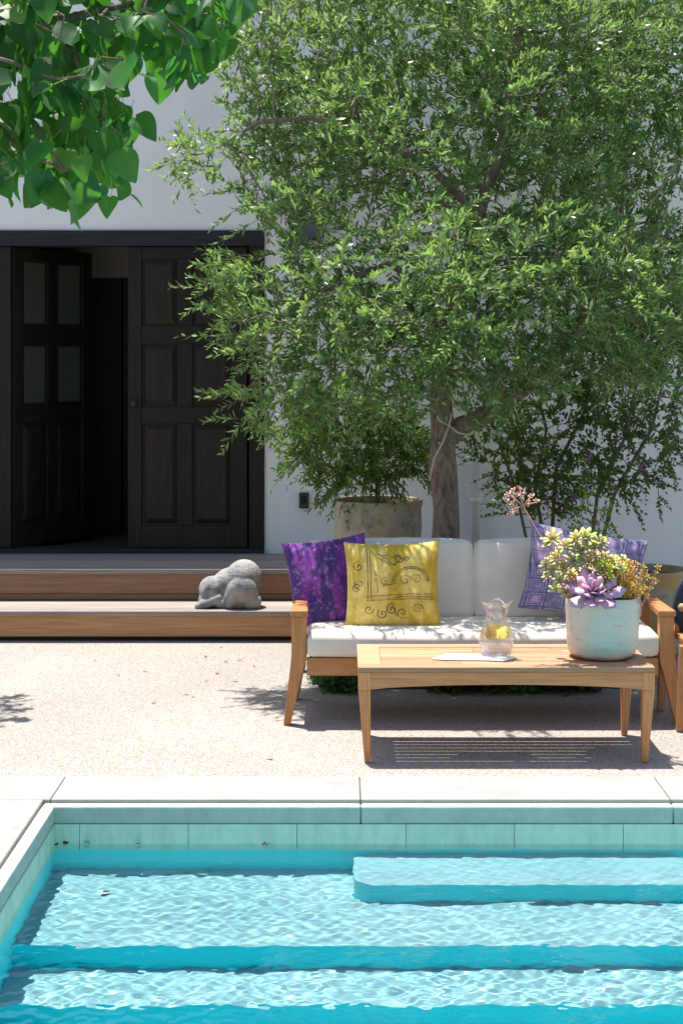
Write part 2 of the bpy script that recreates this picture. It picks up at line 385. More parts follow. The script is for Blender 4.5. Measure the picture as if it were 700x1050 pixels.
def radii(parents, r0, p=.45, rmax=.12):
    n = len(parents); c = np.zeros(n); kids = np.zeros(n, int)
    for i in range(n-1, -1, -1):
        if c[i] == 0: c[i] = 1
        if parents[i] >= 0: c[parents[i]] += c[i]; kids[parents[i]] += 1
    return np.minimum(r0*c**p, rmax), c, kids
def branch_mesh(nodes, parents, rad, minr=0, n=6):
    V = []; S = []; I = []; k = 0
    ang = np.arange(n)*2*math.pi/n
    for i in range(len(nodes)):
        p = parents[i]
        if p < 0 or rad[i] < minr: continue
        a, b_ = nodes[p], nodes[i]; d = b_-a; L = np.linalg.norm(d)
        if L < 1e-6: continue
        d = d/L; a = a-d*min(.3*rad[p], .01); x = np.cross(d, [.3, .2, .93]); x /= np.linalg.norm(x); y = np.cross(d, x)
        ra = min(rad[p], rad[i]*1.5)
        ring = np.cos(ang)[:, None]*x+np.sin(ang)[:, None]*y
        V.append(a+ring*ra); V.append(b_+ring*rad[i])
        for q in range(n): I += [k+q, k+n+q, k+n+(q+1) % n, k+(q+1) % n][::-1]
        S += [4]*n; k += 2*n
    return np.concatenate(V), S, I
def norm(a): return a/(np.linalg.norm(a, axis=-1, keepdims=True)+1e-9)
LANCE = (np.array([(0, 0, 0), (.3, .42, .02), (.3, -.42, .02), (.68, .40, .0), (.68, -.40, .0), (1, 0, -.06)]), [(0, 2, 1), (1, 2, 4, 3), (3, 4, 5)])
OVATE = (np.array([(0, 0, 0), (.22, .5, .03), (.22, -.5, .03), (.6, .42, .02), (.6, -.42, .02), (1, 0, -.08)]), [(0, 2, 1), (1, 2, 4, 3), (3, 4, 5)])
def heart_tpl(curl, fold, wav):
    us = [0, .07, .17, .30, .45, .60, .74, .86, .94, 1.0]; vs = [-1, -.55, 0, .55, 1]; V = []; Fc = []
    for i, u in enumerate(us):
        w = .54*math.sin(math.pi*min(1, u**.52*1.0))**.72*(1-.25*max(0, u-.5)) if 0 < u < 1 else (.10 if u == 0 else .004)
        for v_ in vs:
            uu = u-.10*abs(v_)*math.exp(-u*9); V.append((uu, v_*w, fold*abs(v_)*w-curl*u*u+wav*math.sin(9*u+2*v_)*abs(v_)))
    for i in range(len(us)-1):
        for j in range(4): a_ = i*5+j; Fc.append((a_, a_+5, a_+6, a_+1))
    return np.array(V), Fc
HEARTS = [heart_tpl(.10, .22, .012), heart_tpl(.26, .34, .02), heart_tpl(-.06, .12, .025)]
def leaves(base, d, wv, L, W, tpl):
    T, fs = tpl; d = norm(d); wv = norm(wv-d*(wv*d).sum(-1, keepdims=True)); nv = np.cross(d, wv)
    N = len(base); L = np.broadcast_to(L, (N,))[:, None, None]; W = np.broadcast_to(W, (N,))[:, None, None]
    V = base[:, None, :]+T[None, :, 0:1]*L*d[:, None, :]+T[None, :, 1:2]*W*wv[:, None, :]+T[None, :, 2:3]*L*nv[:, None, :]
    flat = np.concatenate([np.array(f) for f in fs]); sizes = [len(f) for f in fs]
    I = (flat[None, :]+(np.arange(N)*len(T))[:, None]).ravel()
    return V.reshape(-1, 3), np.tile(sizes, N), I
def join(parts):
    V = []; S = []; I = []; k = 0
    for v, s, i in parts:
        V.append(np.asarray(v).reshape(-1, 3)); S.append(np.asarray(s)); I.append(np.asarray(i)+k); k += len(V[-1])
    return np.concatenate(V), np.concatenate(S), np.concatenate(I)
def sprays(o, d, length, pairs, leafL, leafW, tpl=LANCE, spread=.85, droop=.15, up=.25, rsd=.12, stem=.0014):
    """vectorised leafy twigs; returns leaf mesh data and stem mesh data"""
    N = len(o); d = norm(d+rng.normal(0, rsd, d.shape)); L = length*rng.uniform(.6, 1.25, N)
    x = norm(np.cross(d, norm(rng.normal(0, 1, d.shape)))); y = np.cross(d, x)
    g = np.array([0, 0, -1.0]); bend = norm(rng.normal(0, 1, d.shape))*rng.uniform(0, .25, (N, 1))+g*droop
    B = []; D = []; W = []; LL = []
    for k in range(pairs):
        t = (k+.8)/pairs
        pos = o+d*(L*t)[:, None]+bend*(L*t*t)[:, None]; dd = norm(d+2*bend*t)
        a = x if k % 2 == 0 else y
        sizes = leafL*(1.0-.35*t*t)*(.75+.25*min(1, k/2))
        for sgn in (1, -1):
            keep = rng.random(N) < .93
            ld = norm(dd*(.75+.5*t)+a*sgn*spread+np.array([0, 0, up])+rng.normal(0, .22, d.shape))
            w = np.cross(ld, dd)+rng.normal(0, .25, d.shape)
            sc = rng.uniform(.7, 1.2, N)
            B.append(pos[keep]); D.append(ld[keep]); W.append(w[keep]*sgn); LL.append((sizes*sc)[keep])
    B = np.concatenate(B); D = np.concatenate(D); W = np.concatenate(W); LL = np.concatenate(LL)
    leaf = leaves(B, D, W, LL, LL*leafW/leafL, tpl)
    # stems: 3-sided, 3 rings
    V = []; ts = (0, .5, 1); e = [norm(x+0*y), norm(-.5*x+.87*y), norm(-.5*x-.87*y)]
    for t in ts:
        c = o+d*(L*t)[:, None]+bend*(L*t*t)[:, None]
        for q in e: V.append(c+q*stem*(1.5-t))
    V = np.stack(V, 1)
    f = [(r*3+q, r*3+(q+1) % 3, (r+1)*3+(q+1) % 3, (r+1)*3+q) for r in range(2) for q in range(3)]
    I = (np.array(f).ravel()[None, :]+(np.arange(N)*9)[:, None]).ravel()
    return leaf, (V.reshape(-1, 3), np.full(N*6, 4), I)
def ell_points(ells, n, hollow=.0):
    """random points in a union of ellipsoids ((cx,cy,cz),(rx,ry,rz),weight)"""
    w = np.array([e[2]*e[1][0]*e[1][1]*e[1][2] for e in ells]); w /= w.sum(); out = []
    for e, k in zip(ells, rng.multinomial(n, w)):
        u = norm(rng.normal(0, 1, (k, 3))); r = rng.uniform(hollow**3, 1, k)**(1/3)
        out.append(np.array(e[0])+u*r[:, None]*np.array(e[1]))
    return np.concatenate(out)

# ================================================================== SETTING
PX0, PX1, PY0, PY1 = -1.125, 6.2, 1.0, 6.285      # pool opening
LIP = .045; CW = .40                               # lip, coping width
WZ = -.155
def ring(mb, x0, x1, y0, y1, X0, X1, Y0, Y1, z):
    """flat sheet X..Y with a hole x..y"""
    vs = [(X0, Y0, z), (X1, Y0, z), (X1, Y1, z), (X0, Y1, z), (x0, y0, z), (x1, y0, z), (x1, y1, z), (x0, y1, z)]
    mb.add(vs, [(0, 1, 5, 4), (1, 2, 6, 5), (2, 3, 7, 6), (3, 0, 4, 7)])
g = MB(); ring(g, PX0-.2, PX1+.2, PY0-.2, PY1+.2, -120, 120, -120, 160, -.012)
tag(g.build('ground', M['earth']), kind='structure')
OX0, OX1, OY0, OY1 = PX0-LIP-CW+.045, PX1+LIP+CW, PY0-LIP-CW, 6.684
g = MB(); ring(g, OX0, OX1, OY0, OY1, -9, 11, -4, 11.15, -.002)
tag(g.build('patio', M['patio']), kind='structure')
# planting bed behind the sofa
def blob_sheet(x0, x1, y0, y1, z, n=40):
    mb = MB(); pts = []
    for k in range(n):
        a = 2*math.pi*k/n; c, s = math.cos(a), math.sin(a)
        sx = abs(c)**.35*(1 if c > 0 else -1); sy = abs(s)**.35*(1 if s > 0 else -1)
        w = 1+.02*math.sin(5*a)+.015*math.sin(11*a+1)
        pts.append(((x0+x1)/2+(x1-x0)/2*sx*w, (y0+y1)/2+(y1-y0)/2*sy*w, z))
    mb.add(pts+[((x0+x1)/2, (y0+y1)/2, z)], [(k, (k+1) % n, n) for k in range(n)]); return mb
tag(blob_sheet(-.14, 1.75, 8.44, 11.0, .004).build('planting_bed', M['soil']), kind='structure')

# pool shell
g = MB()
def quad(mb, a, b_, c, d): mb.add([a, b_, c, d], [(0, 1, 2, 3)])
ZB = -1.35; TZ = -.225
A = [(PX0, PY0), (PX1, PY0), (PX1, PY1), (PX0, PY1)]
for i in range(4):
    (xa, ya), (xb, yb) = A[i], A[(i+1) % 4]
    quad(g, (xb, yb, ZB), (xa, ya, ZB), (xa, ya, TZ), (xb, yb, TZ))
quad(g, (PX0, PY0, ZB), (PX1, PY0, ZB), (PX1, PY1, ZB), (PX0, PY1, ZB))
pool = tag(g.build('pool_shell', M['pool_wall']), kind='structure')
# steps: front faces in the shaded plaster tone, treads in the sunlit one
steps = [(PX0+.001, PX1-.001, 5.50, PY1-.001, -.465), (PX0+.001, PX1-.001, 5.20, 5.50, -.66), (PX0+.001, PX1-.001, 4.86, 5.20, -.88), (PX0+.001, PX1-.001, 4.5, 4.86, -1.1)]
g = MB(); gt = MB()
for (x0, x1, y0, y1, z) in steps:
    quad(g, (x0, y0, ZB), (x1, y0, ZB), (x1, y0, z), (x0, y0, z))
    quad(gt, (x0, y0, z), (x1, y0, z), (x1, y1, z), (x0, y1, z))
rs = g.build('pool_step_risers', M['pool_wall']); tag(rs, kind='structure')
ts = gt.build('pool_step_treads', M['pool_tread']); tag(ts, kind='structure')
# upper bench with rounded corners
def rrect(x0, x1, y0, y1, r, n=8):
    pts = []
    for cx_, cy_, a0 in ((x1-r, y1-r, 0), (x0+r, y1-r, 90), (x0+r, y0+r, 180), (x1-r, y0+r, 270)):
        for k in range(n+1):
            a = R(a0+90*k/n); pts.append((cx_+r*math.cos(a), cy_+r*math.sin(a)))
    return pts
rp = rrect(.045, 1.33, 5.92, PY1-.002, .09); n_ = len(rp)
mb = MB(); mb.add([(x, y, -.465) for x, y in rp]+[(x, y, -.285) for x, y in rp], [(i, (i+1) % n_, n_+(i+1) % n_, n_+i) for i in range(n_)])
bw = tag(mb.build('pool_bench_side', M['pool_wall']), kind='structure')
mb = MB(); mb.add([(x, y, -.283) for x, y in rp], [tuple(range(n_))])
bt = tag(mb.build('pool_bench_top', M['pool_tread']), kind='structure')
# waterline tiles
g = MB(); tw = .424
def tiles(axis, c, a0, a1, face):
    a = a0
    while a < a1-.01:
        b_ = min(a+tw, a1)-.0025
        if axis == 'x': g.box(a, b_, *sorted((c, c+face*.008)), TZ, -.079)
        else: g.box(*sorted((c, c+face*.008)), a, b_, TZ, -.079)
        a += tw
tiles('x', PY1, -1.02-tw, PX1, -1); tiles('x', PY0, PX0, PX1, 1); tiles('y', PX0, PY0, PY1-.01, 1); tiles('y', PX1, PY0, PY1-.01, -1)
tl = g.build('waterline_tiles', M['tile']); tag(tl, kind='structure')
g = MB()
for i in range(4):
    (xa, ya), (xb, yb) = A[i], A[(i+1) % 4]
    quad(g, (xb, yb, TZ), (xa, ya, TZ), (xa, ya, -.08), (xb, yb, -.08))
tg = tag(g.build('tile_grout', M['joint']), kind='structure')
# lip (low inner edge of the coping) and coping slabs with open joints
g = MB(); zt, zb = -.010, -.078
def slabs_x(mb, y0, y1, z0, z1, xs, gap=.003):
    for a, b_ in zip(xs[:-1], xs[1:]): mb.box(a+gap/2, b_-gap/2, y0, y1, z0, z1)
def slabs_y(mb, x0, x1, z0, z1, ys, gap=.004):
    for a, b_ in zip(ys[:-1], ys[1:]): mb.box(x0, x1, a+gap/2, b_-gap/2, z0, z1)
JX = [PX0-.02+1.22*k for k in range(0, 7)]
xs = [PX0-LIP]+JX[1:]+[PX1+LIP]
slabs_x(g, PY1-.004, PY1+LIP, zb, zt, [PX0-LIP]+JX[1:6]+[PX1+LIP], .003)
slabs_x(g, PY0-LIP, PY0+.004, zb, zt, [PX0-LIP]+JX[1:6]+[PX1+LIP], .003)
ysl = [PY0+.004, 2.2, 3.42, 4.64, PY1-.004]
slabs_y(g, PX0-LIP, PX0+.004, zb, zt, ysl, .003); slabs_y(g, PX1-.004, PX1+LIP, zb, zt, ysl, .003)
lp = tag(g.build('coping_lip', M['lip'], bevel=.006), kind='structure')
g = MB(); gy = [PY0-LIP-CW, PY0-LIP]
slabs_x(g, PY1+LIP+.003, OY1, -.06, .004, [OX0]+JX[0:6]+[OX1], .003)
slabs_x(g, OY0, PY0-LIP-.003, -.06, .004, [OX0]+JX[0:6]+[OX1], .003)
slabs_y(g, OX0, PX0-LIP-.003, -.06, .004, [PY0-LIP, 2.2, 3.42, 4.64, PY1+LIP+.003], .003)
slabs_y(g, PX1+LIP+.003, OX1, -.06, .004, [PY0-LIP, 2.2, 3.42, 4.64, PY1+LIP+.003], .003)
cp = tag(g.build('pool_coping', M['coping'], bevel=.004), kind='structure')
g = MB(); ring(g, PX0-LIP-.002, PX1+LIP+.002, PY0-LIP-.002, PY1+LIP+.002, OX0-.01, OX1+.01, OY0-.01, OY1+.01, -.03)
tag(g.build('coping_bedding', M['joint']), kind='structure')
# water surface: a fine rippled sheet
def water():
    x0, x1, y0, y1 = PX0+.0005, PX1-.0005, PY0+.0005, PY1-.0005
    xs = np.concatenate((np.linspace(x0, 1.6, 300), np.linspace(1.6, x1, 120)[1:]))
    ys = np.concatenate((np.linspace(y0, 4.2, 90), np.linspace(4.2, y1, 260)[1:]))
    X, Y = np.meshgrid(xs, ys); Z = np.zeros_like(X); r = np.random.default_rng(5)
    for k in range(64):
        lam = .034*(.30/.034)**(r.random()**1.25); a = r.normal(R(84), R(36)); kk = 2*math.pi/lam; amp = (lam*.0024 if lam < .09 else lam*.0012)*r.uniform(.5, 1.2)
        wx = X+.03*np.sin(3*Y+k)+.02*np.sin(7*X+2*k); wy = Y+.03*np.sin(4*X+k*1.7)
        Z += amp*np.sin(kk*(wx*math.cos(a)+wy*math.sin(a))+r.uniform(0, 6.3))
    env = .55+.9*fbm(np.stack((X*1.0, Y*1.6), -1), 1.6, 3, 2)
    Z = Z*env*.62+WZ
    nx, ny = len(xs), len(ys); V = np.stack((X, Y, Z), -1).reshape(-1, 3)
    i = np.arange(nx-1)[None, :]+np.arange(ny-1)[:, None]*nx
    I = np.stack((i, i+1, i+nx+1, i+nx), -1).ravel()
    return fast_mesh(V, np.full((nx-1)*(ny-1), 4), I)
wt = link('pool_water', water(), M['water'], smooth=True); tag(wt, kind='structure')
wt.cycles.is_caustics_caster = True
for o_ in (pool, rs, ts, bw, bt, tl, tg): o_.cycles.is_caustics_receiver = True

# ================================================================== HOUSE
WY = 11.15; S = F/WY
def wx(px): return (px-CX)/S
def wz(py): return H-(py-HY)/S
house = thing('house', 'white stucco house wall with dark panelled doors behind the deck', 'house', (0, WY, 0))
def HB(mb, name, mat, bevel=0, parent=None):       # mesh given in world coords, stored relative to house
    mb.v = [(x, y-WY, z) for x, y, z in mb.v]; return mb.build(name, mat, parent or house, bevel)
DL, DR = -3.24, wx(271)                             # opening
LZ = .385                                           # landing height
top_open = wz(236)
WH = 4.72
g = MB(); g.box(-12, DL, WY, WY+.3, -.05, WH); g.box(DL, DR, WY, WY+.3, top_open, WH); g.box(DR, 12, WY, WY+.3, -.05, WH)
g.box(DL, DR, WY+.05, WY+.3, -.05, LZ-.02)
HB(g, 'wall', M['stucco'])
g = MB(); g.box(-12, 12, WY-.01, 19, WH, WH+.12); HB(g, 'roof', M['pipe'])
g = MB(); g.box(-12, -11.7, WY+.3, 19, -.05, WH); g.box(11.7, 12, WY+.3, 19, -.05, WH); g.box(-12, 12, 19, 19.3, -.05, WH); HB(g, 'side_wall', M['stucco'])
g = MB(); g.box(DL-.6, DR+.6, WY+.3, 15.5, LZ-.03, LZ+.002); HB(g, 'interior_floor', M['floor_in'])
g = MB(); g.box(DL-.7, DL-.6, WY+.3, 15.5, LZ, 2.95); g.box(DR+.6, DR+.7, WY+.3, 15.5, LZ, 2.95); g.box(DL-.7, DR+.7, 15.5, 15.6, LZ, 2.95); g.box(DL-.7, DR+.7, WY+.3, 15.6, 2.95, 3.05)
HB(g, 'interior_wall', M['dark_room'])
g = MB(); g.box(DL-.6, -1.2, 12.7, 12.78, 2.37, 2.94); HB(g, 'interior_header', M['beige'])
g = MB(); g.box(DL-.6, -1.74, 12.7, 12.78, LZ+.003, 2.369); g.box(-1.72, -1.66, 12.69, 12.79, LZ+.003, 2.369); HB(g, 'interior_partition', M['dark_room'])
# frame
g = MB(); g.box(DL-.03, DR+.0, WY-.025, WY+.12, wz(252), top_open); HB(g, 'lintel', M['lintel'], .005)
g = MB(); g.box(wx(255.5), DR, WY-.015, WY+.12, LZ+.03, wz(252)); g.box(wx(257), wx(258.5), WY-.019, WY-.014, LZ+.03, wz(252)); HB(g, 'door_jamb', M['door'], .004)
g = MB(); g.box(DL, DL+.1, WY-.015, WY+.12, LZ+.03, wz(252)); HB(g, 'door_jamb', M['door'], .004)
g = MB(); g.box(DL, DR, WY-.05, WY+.16, LZ+.002, LZ+.03); HB(g, 'threshold', M['lintel'], .004)
DH = wz(252)-.004-(LZ+.034); DW = .838
cols = [(.095, .35), (.446, .72)]; rows = [(.155, .865), (.98, 1.42), (1.54, 2.01)]
def door_leaf(loc, rz, glazed, label=None, flip=False):
    d = bpy.data.objects.new('door', None); COL.objects.link(d); d.parent = house; d.location = loc; d.rotation_euler = (0, 0, rz)
    if label: d['label'] = label
    T = .045; sx = -1 if flip else 1
    g = MB()
    def bx(x0, x1, y0, y1, z0, z1): g.box(*sorted((sx*x0, sx*x1)), y0, y1, z0, z1)
    bx(0, cols[0][0], 0, T, 0, DH); bx(cols[1][1], DW-.012, 0, T, 0, DH)
    zc = [(0, rows[0][0]), (rows[0][1], rows[1][0]), (rows[1][1], rows[2][0]), (rows[2][1], DH)]
    for z0, z1 in zc: bx(cols[0][0], cols[1][1], 0, T, z0, z1)
    for z0, z1 in rows: bx(cols[0][1], cols[1][0], 0, T, z0, z1)
    f = g.build('door_frame', M['door'], d, .004)
    for ri, (z0, z1) in enumerate(rows):
        for (a, b_) in cols:
            if glazed and ri > 0:
                g = MB(); g.box(*sorted((sx*a, sx*b_)), .018, .026, z0, z1); g.build('pane', M['pane'], d)
                g = MB()
                for (xa, xb, za, zb_) in ((a, b_, z0, z0+.02), (a, b_, z1-.02, z1), (a, a+.02, z0+.02, z1-.02), (b_-.02, b_, z0+.02, z1-.02)):
                    g.box(*sorted((sx*xa, sx*xb)), .008, .017, za, zb_)
                g.build('bead', M['door'], d, .003)
            else:
                g = MB(); g.box(*sorted((sx*a, sx*b_)), .022, .032, z0, z1)
                g.frustum((*sorted((sx*(a+.02), sx*(b_-.02))), .021, .0215), (0, 0, 0, 0), 0, 0) if False else None
                # raised field with sloping edges
                xa, xb = sorted((sx*(a+.012), sx*(b_-.012))); e = .035
                vs = [(xa, .0218, z0+.012), (xb, .0218, z0+.012), (xb, .0218, z1-.012), (xa, .0218, z1-.012), (xa+e, .007, z0+.012+e), (xb-e, .007, z0+.012+e), (xb-e, .007, z1-.012-e), (xa+e, .007, z1-.012-e)]
                g.add(vs, [(4, 5, 6, 7), (0, 1, 5, 4), (1, 2, 6, 5), (2, 3, 7, 6), (3, 0, 4, 7)])
                g.build('panel', M['door_panel'], d)
    return d
door_leaf((wx(131), .01, LZ+.034), 0, False)
door_leaf((wx(13), .03, LZ+.034), R(58), True, 'open glazed door swung inwards')
dl = door_leaf((wx(13)-DW-.002, .01, LZ+.034), 0, False)
h = MB(); h.lathe([(.0, 0), (.012, 0), (.012, .03), (.024, .04), (.026, .055), (.015, .066), (0, .067)], 16)
dk = h.build('handle', M['metal'], bpy.data.objects['door'], smooth=True); dk.rotation_euler = (R(90), 0, 0); dk.location = (.045, .0, 1.0)
# wall lantern
lx, lz = wx(316), wz(222)
lan = thing('wall_lantern', 'black box lantern with curved hood on the white wall above the doors', 'wall lamp', (lx, WY, lz))
g = MB()
for x in (-.11, .098):
    for y in (-.19, -.03): g.box(x+.002, x+.009, y, y+.009, -.16, .10)
g.box(-.112, .112, -.192, -.016, -.175, -.16)
g.build('frame', M['metal'], lan, .002)
g = MB(); pts = []
for k in range(13):
    a = R(180*k/12); pts.append((math.cos(a)*.16, .10+math.sin(a)*.085))
g.prism_xz(pts, -.22, -.012); g.build('hood', M['metal'], lan)
g = MB(); g.box(-.096, .096, -.18, -.03, -.158, .098); g.build('glass', M['lantern_glass'], lan)
g = MB(); g.box(-.03, .03, -.012, -.001, .06, .14); g.build('back_plate', M['metal'], lan, .002)
# switch box
sw = thing('outlet_box', 'small dark outlet box on the white wall beside the doors', 'outlet', (wx(311.5), WY, wz(513)))
g = MB(); g.box(-.033, .033, -.03, -.001, -.055, .055); g.build('cover', M['metal'], sw, .005)
g = MB(); g.box(-.018, .018, -.036, -.031, -.02, .03); g.build('flap', M['door'], sw, .002)
# downpipe
dp = thing('downpipe', 'narrow white downpipe on the wall behind the tree trunk', 'pipe', (wx(487), WY, 0))
g = MB(); g.tube([(0, -.06, .02), (0, -.06, 1.78), (0, -.05, 1.86), (0, -.002, 1.89)], .032, 14); g.build('pipe', M['pipe'], dp, smooth=True)
g = MB()
for z in (.75, 1.55):
    g = MB(); g.lathe([(.037, z), (.044, z+.002), (.044, z+.03), (.037, z+.032)], 14, c=(0, -.06, 0)); g.box(-.01, .01, -.025, -.001, z+.005, z+.025); g.build('bracket', M['pipe'], dp)

# ================================================================== DECK
deck = thing('wooden_steps', 'two broad timber steps leading up to the dark doors', 'steps', (0, 9.86, 0))
def DB(mb, name, mat, bevel=.003): mb.v = [(x, y-9.86, z) for x, y, z in mb.v]; return mb.build(name, mat, deck, bevel)
DX0, DX1 = -7.5, -.215
g = MB()
for k in range(3):
    y0 = 9.845+k*.1465; g.box(DX0, DX1, y0, y0+.1425, .157, .187)
DB(g, 'tread', M['deck_x'])
g = MB()
for k in range(6):
    y0 = 10.275+k*.1465; g.box(DX0, DX1, y0, min(y0+.1425, 11.098), .357, .387)
DB(g, 'landing', M['deck_x'])
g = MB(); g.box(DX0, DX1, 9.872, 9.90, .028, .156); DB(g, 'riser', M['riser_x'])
g = MB(); g.box(DX0, DX1, 10.30, 10.33, .228, .356); g.box(DX0, DX1, 10.304, 10.33, .188, .225); DB(g, 'riser', M['riser_shaded'])
g = MB(); g.box(DX0+.02, DX1-.02, 9.93, 11.09, .0, .155); DB(g, 'base', M['dark_room'])

# ================================================================== STATUE
def statue():
    mb = bmesh.new()
    def sph(c, r, rot=(0, 0, 0)):
        mt = Matrix.Translation(c) @ Euler([R(a) for a in rot]).to_matrix().to_4x4() @ Matrix.Diagonal((*r, 1))
        bmesh.ops.create_icosphere(mb, subdivisions=3, radius=1, matrix=mt)
    sph((.075, .02, .185), (.115, .125, .118), (0, 10, 0))   # rump
    sph((-.01, .03, .15), (.13, .11, .10), (0, -25, 0))      # back
    sph((-.12, .0, .115), (.085, .09, .085), (0, 25, 0))      # head
    sph((-.165, -.02, .055), (.038, .06, .06), (0, 15, 0))      # muzzle / chin
    sph((-.12, -.075, .05), (.105, .036, .034), (0, -22, 12))     # forearm
    sph((-.185, -.09, .022), (.03, .03, .022))                # paw
    sph((.03, -.085, .10), (.055, .05, .105), (10, 22, 0))      # thigh fold
    sph((.09, -.07, .12), (.085, .06, .09), (0, 0, 0))        # haunch
    sph((.14, -.06, .045), (.06, .045, .045))                 # foot
    sph((.175, -.06, .055), (.026, .035, .04)); sph((.17, -.06, .10), (.014, .02, .018))
    sph((-.155, -.055, .135), (.016, .045, .05), (0, 30, 30))   # ear
    sph((.0, .0, .04), (.17, .10, .05))
    me = bpy.data.meshes.new('tmp'); mb.to_mesh(me); mb.free()
    tmp = bpy.data.objects.new('tmp', me); COL.objects.link(tmp)
    r = tmp.modifiers.new('r', 'REMESH'); r.mode = 'VOXEL'; r.voxel_size = .006
    s_ = tmp.modifiers.new('s', 'SMOOTH'); s_.iterations = 5; s_.factor = .6
    dg = bpy.context.evaluated_depsgraph_get(); me2 = bpy.data.meshes.new_from_object(tmp.evaluated_get(dg))
    bpy.data.objects.remove(tmp); return me2
st = link('stone_sculpture', statue(), M['stone'], smooth=True, loc=P(237, 623, 10.02))
st.location.z = .180; st.rotation_euler = (0, 0, R(-6))
tag(st, 'grey carved stone figure curled up on the lower wooden step', 'sculpture')

# ================================================================== SOFA
SY = 7.64
sofa = thing('sofa', 'teak outdoor sofa with cream cushions under the olive tree', 'sofa', (.67, 7.95, 0))
SO = Vector((.67, 7.95, 0))
def SBld(mb, name, mat, bevel=.005): mb.v = [tuple(Vector(p)-SO) for p in mb.v]; return mb.build(name, mat, sofa, bevel)
xc = .67
for s in (-1, 1):
    def mx(x): return xc+s*(x-xc) if s == 1 else x
    def X(o): return xc+s*o
    # front post + leg
    pts = [(X(.835), .515), (X(.905), .515), (X(.908), .32), (X(.945), 0), (X(.912), 0), (X(.858), .235), (X(.838), .30)]
    g = MB(); g.prism_xz(pts, 7.62, 7.675); SBld(g, 'leg', M['teak_z'])
    pts = [(X(.84), .50), (X(.90), .50), (X(.90), .30), (X(.92), 0), (X(.888), 0), (X(.84), .27)]
    g = MB(); g.prism_xz(pts, 8.17, 8.225); SBld(g, 'leg', M['teak_z'])
    # armrest: widening to the front
    g = MB(); vs = []
    for (y, xi, xo) in ((7.61, .828, .912), (7.9, .835, .905), (8.24, .85, .90)):
        for z in (.515, .545): vs += [(X(xi), y, z), (X(xo), y, z)]
    fs = [(0, 1, 3, 2), (8, 10, 11, 9)]
    for k in (0, 4): fs += [(k, k+4, k+5, k+1), (k+2, k+3, k+7, k+6), (k, k+2, k+6, k+4), (k+1, k+5, k+7, k+3)]
    if s < 0: fs = [f[::-1] for f in fs]
    g.add(vs, fs)
    SBld(g, 'armrest', M['teak_y'], .006)
    g = MB(); g.box(*sorted((X(.845), X(.885))), 7.676, 8.169, .235, .30); SBld(g, 'side_rail', M['teak_y'])
g = MB(); g.box(xc-.834, xc+.834, 7.63, 7.665, .232, .318); SBld(g, 'front_rail', M['teak_x'])
g = MB(); g.box(xc-.834, xc+.834, 8.18, 8.215, .232, .318); SBld(g, 'rear_rail', M['teak_x'])
g = MB()
for k in range(11): g.box(xc-.82+k*.155, xc-.82+k*.155+.07, 7.67, 8.175, .296, .314)
SBld(g, 'seat_slats', M['teak_y'], .002)
g = MB(); tilt = Matrix.Translation((0, 8.235, .33)) @ Matrix.Rotation(R(-11), 4, 'X')
g.box(xc-.84, xc+.84, 0, .03, .34, .39, tilt); g.box(xc-.84, xc+.84, 0, .03, .02, .07, tilt)
for k in range(9): g.box(xc-.83+k*.2025, xc-.83+k*.2025+.045, .002, .026, .07, .34, tilt)
SBld(g, 'backrest', M['teak_x'], .003)
def cushion(sx, sy, sz, r, puff=.01, seg=26, seed=0, wr=.003):
    bm = bmesh.new(); bmesh.ops.create_cube(bm, size=2); bmesh.ops.subdivide_edges(bm, edges=bm.edges[:], cuts=seg, use_grid_fill=True)
    hs = np.array((sx/2, sy/2, sz/2)); V = np.array([v.co[:] for v in bm.verts])
    V = np.sign(V)*(1-(1-np.abs(V))**1.6)              # denser near edges
    q = V*hs; inner = hs-r; c = np.clip(q, -inner, inner); d = q-c; L = np.linalg.norm(d, axis=1, keepdims=True)
    dirn = np.where(L > 1e-9, d/np.maximum(L, 1e-9), 0); p = c+dirn*np.minimum(r, np.maximum(L, r*(L > 1e-6)))
    p = np.where(L > 1e-6, c+dirn*r, q)
    u = q/hs
    for ax in range(3):
        o1, o2 = [k for k in range(3) if k != ax]
        face = np.abs(u[:, ax]) > .97
        w = (1-u[:, o1]**2)*(1-u[:, o2]**2)
        p[:, ax] += np.sign(u[:, ax])*np.where(face, w, 0)*puff*min(1, 6*hs[ax]**0)
    nz = fbm(p+seed*3.1, 9, seed, 3)-.5
    p += dirn*0+np.sign(u)*(np.abs(u) > .97)*nz[:, None]*wr*3.2
    for v, co in zip(bm.verts, p): v.co = co
    me = bpy.data.meshes.new('c'); bm.to_mesh(me); bm.free(); return me
c = link('seat_cushion', cushion(1.672, .60, .118, .036, .008, 30, 1, .005), M['canvas'], sofa, smooth=True, loc=Vector((.67, 7.905, .379))-SO)
def piping(pts, r, parent, loc=(0, 0, 0), rot=None):
    g = MB(); g.tube(pts+[pts[0], pts[1]], r, 6, False); o = g.build('piping', M['canvas'], parent, smooth=True, loc=loc); return o
for i, x in enumerate((.243, 1.087)):
    bc = link('back_cushion', cushion(.838, .14, .40, .036, .016, 24, 5+i, .006), M['canvas'], sofa, smooth=True, loc=Vector((x, 8.165, .612))-SO)
    bc.rotation_euler = (R(-11), R(.6 if i else -.5), 0)

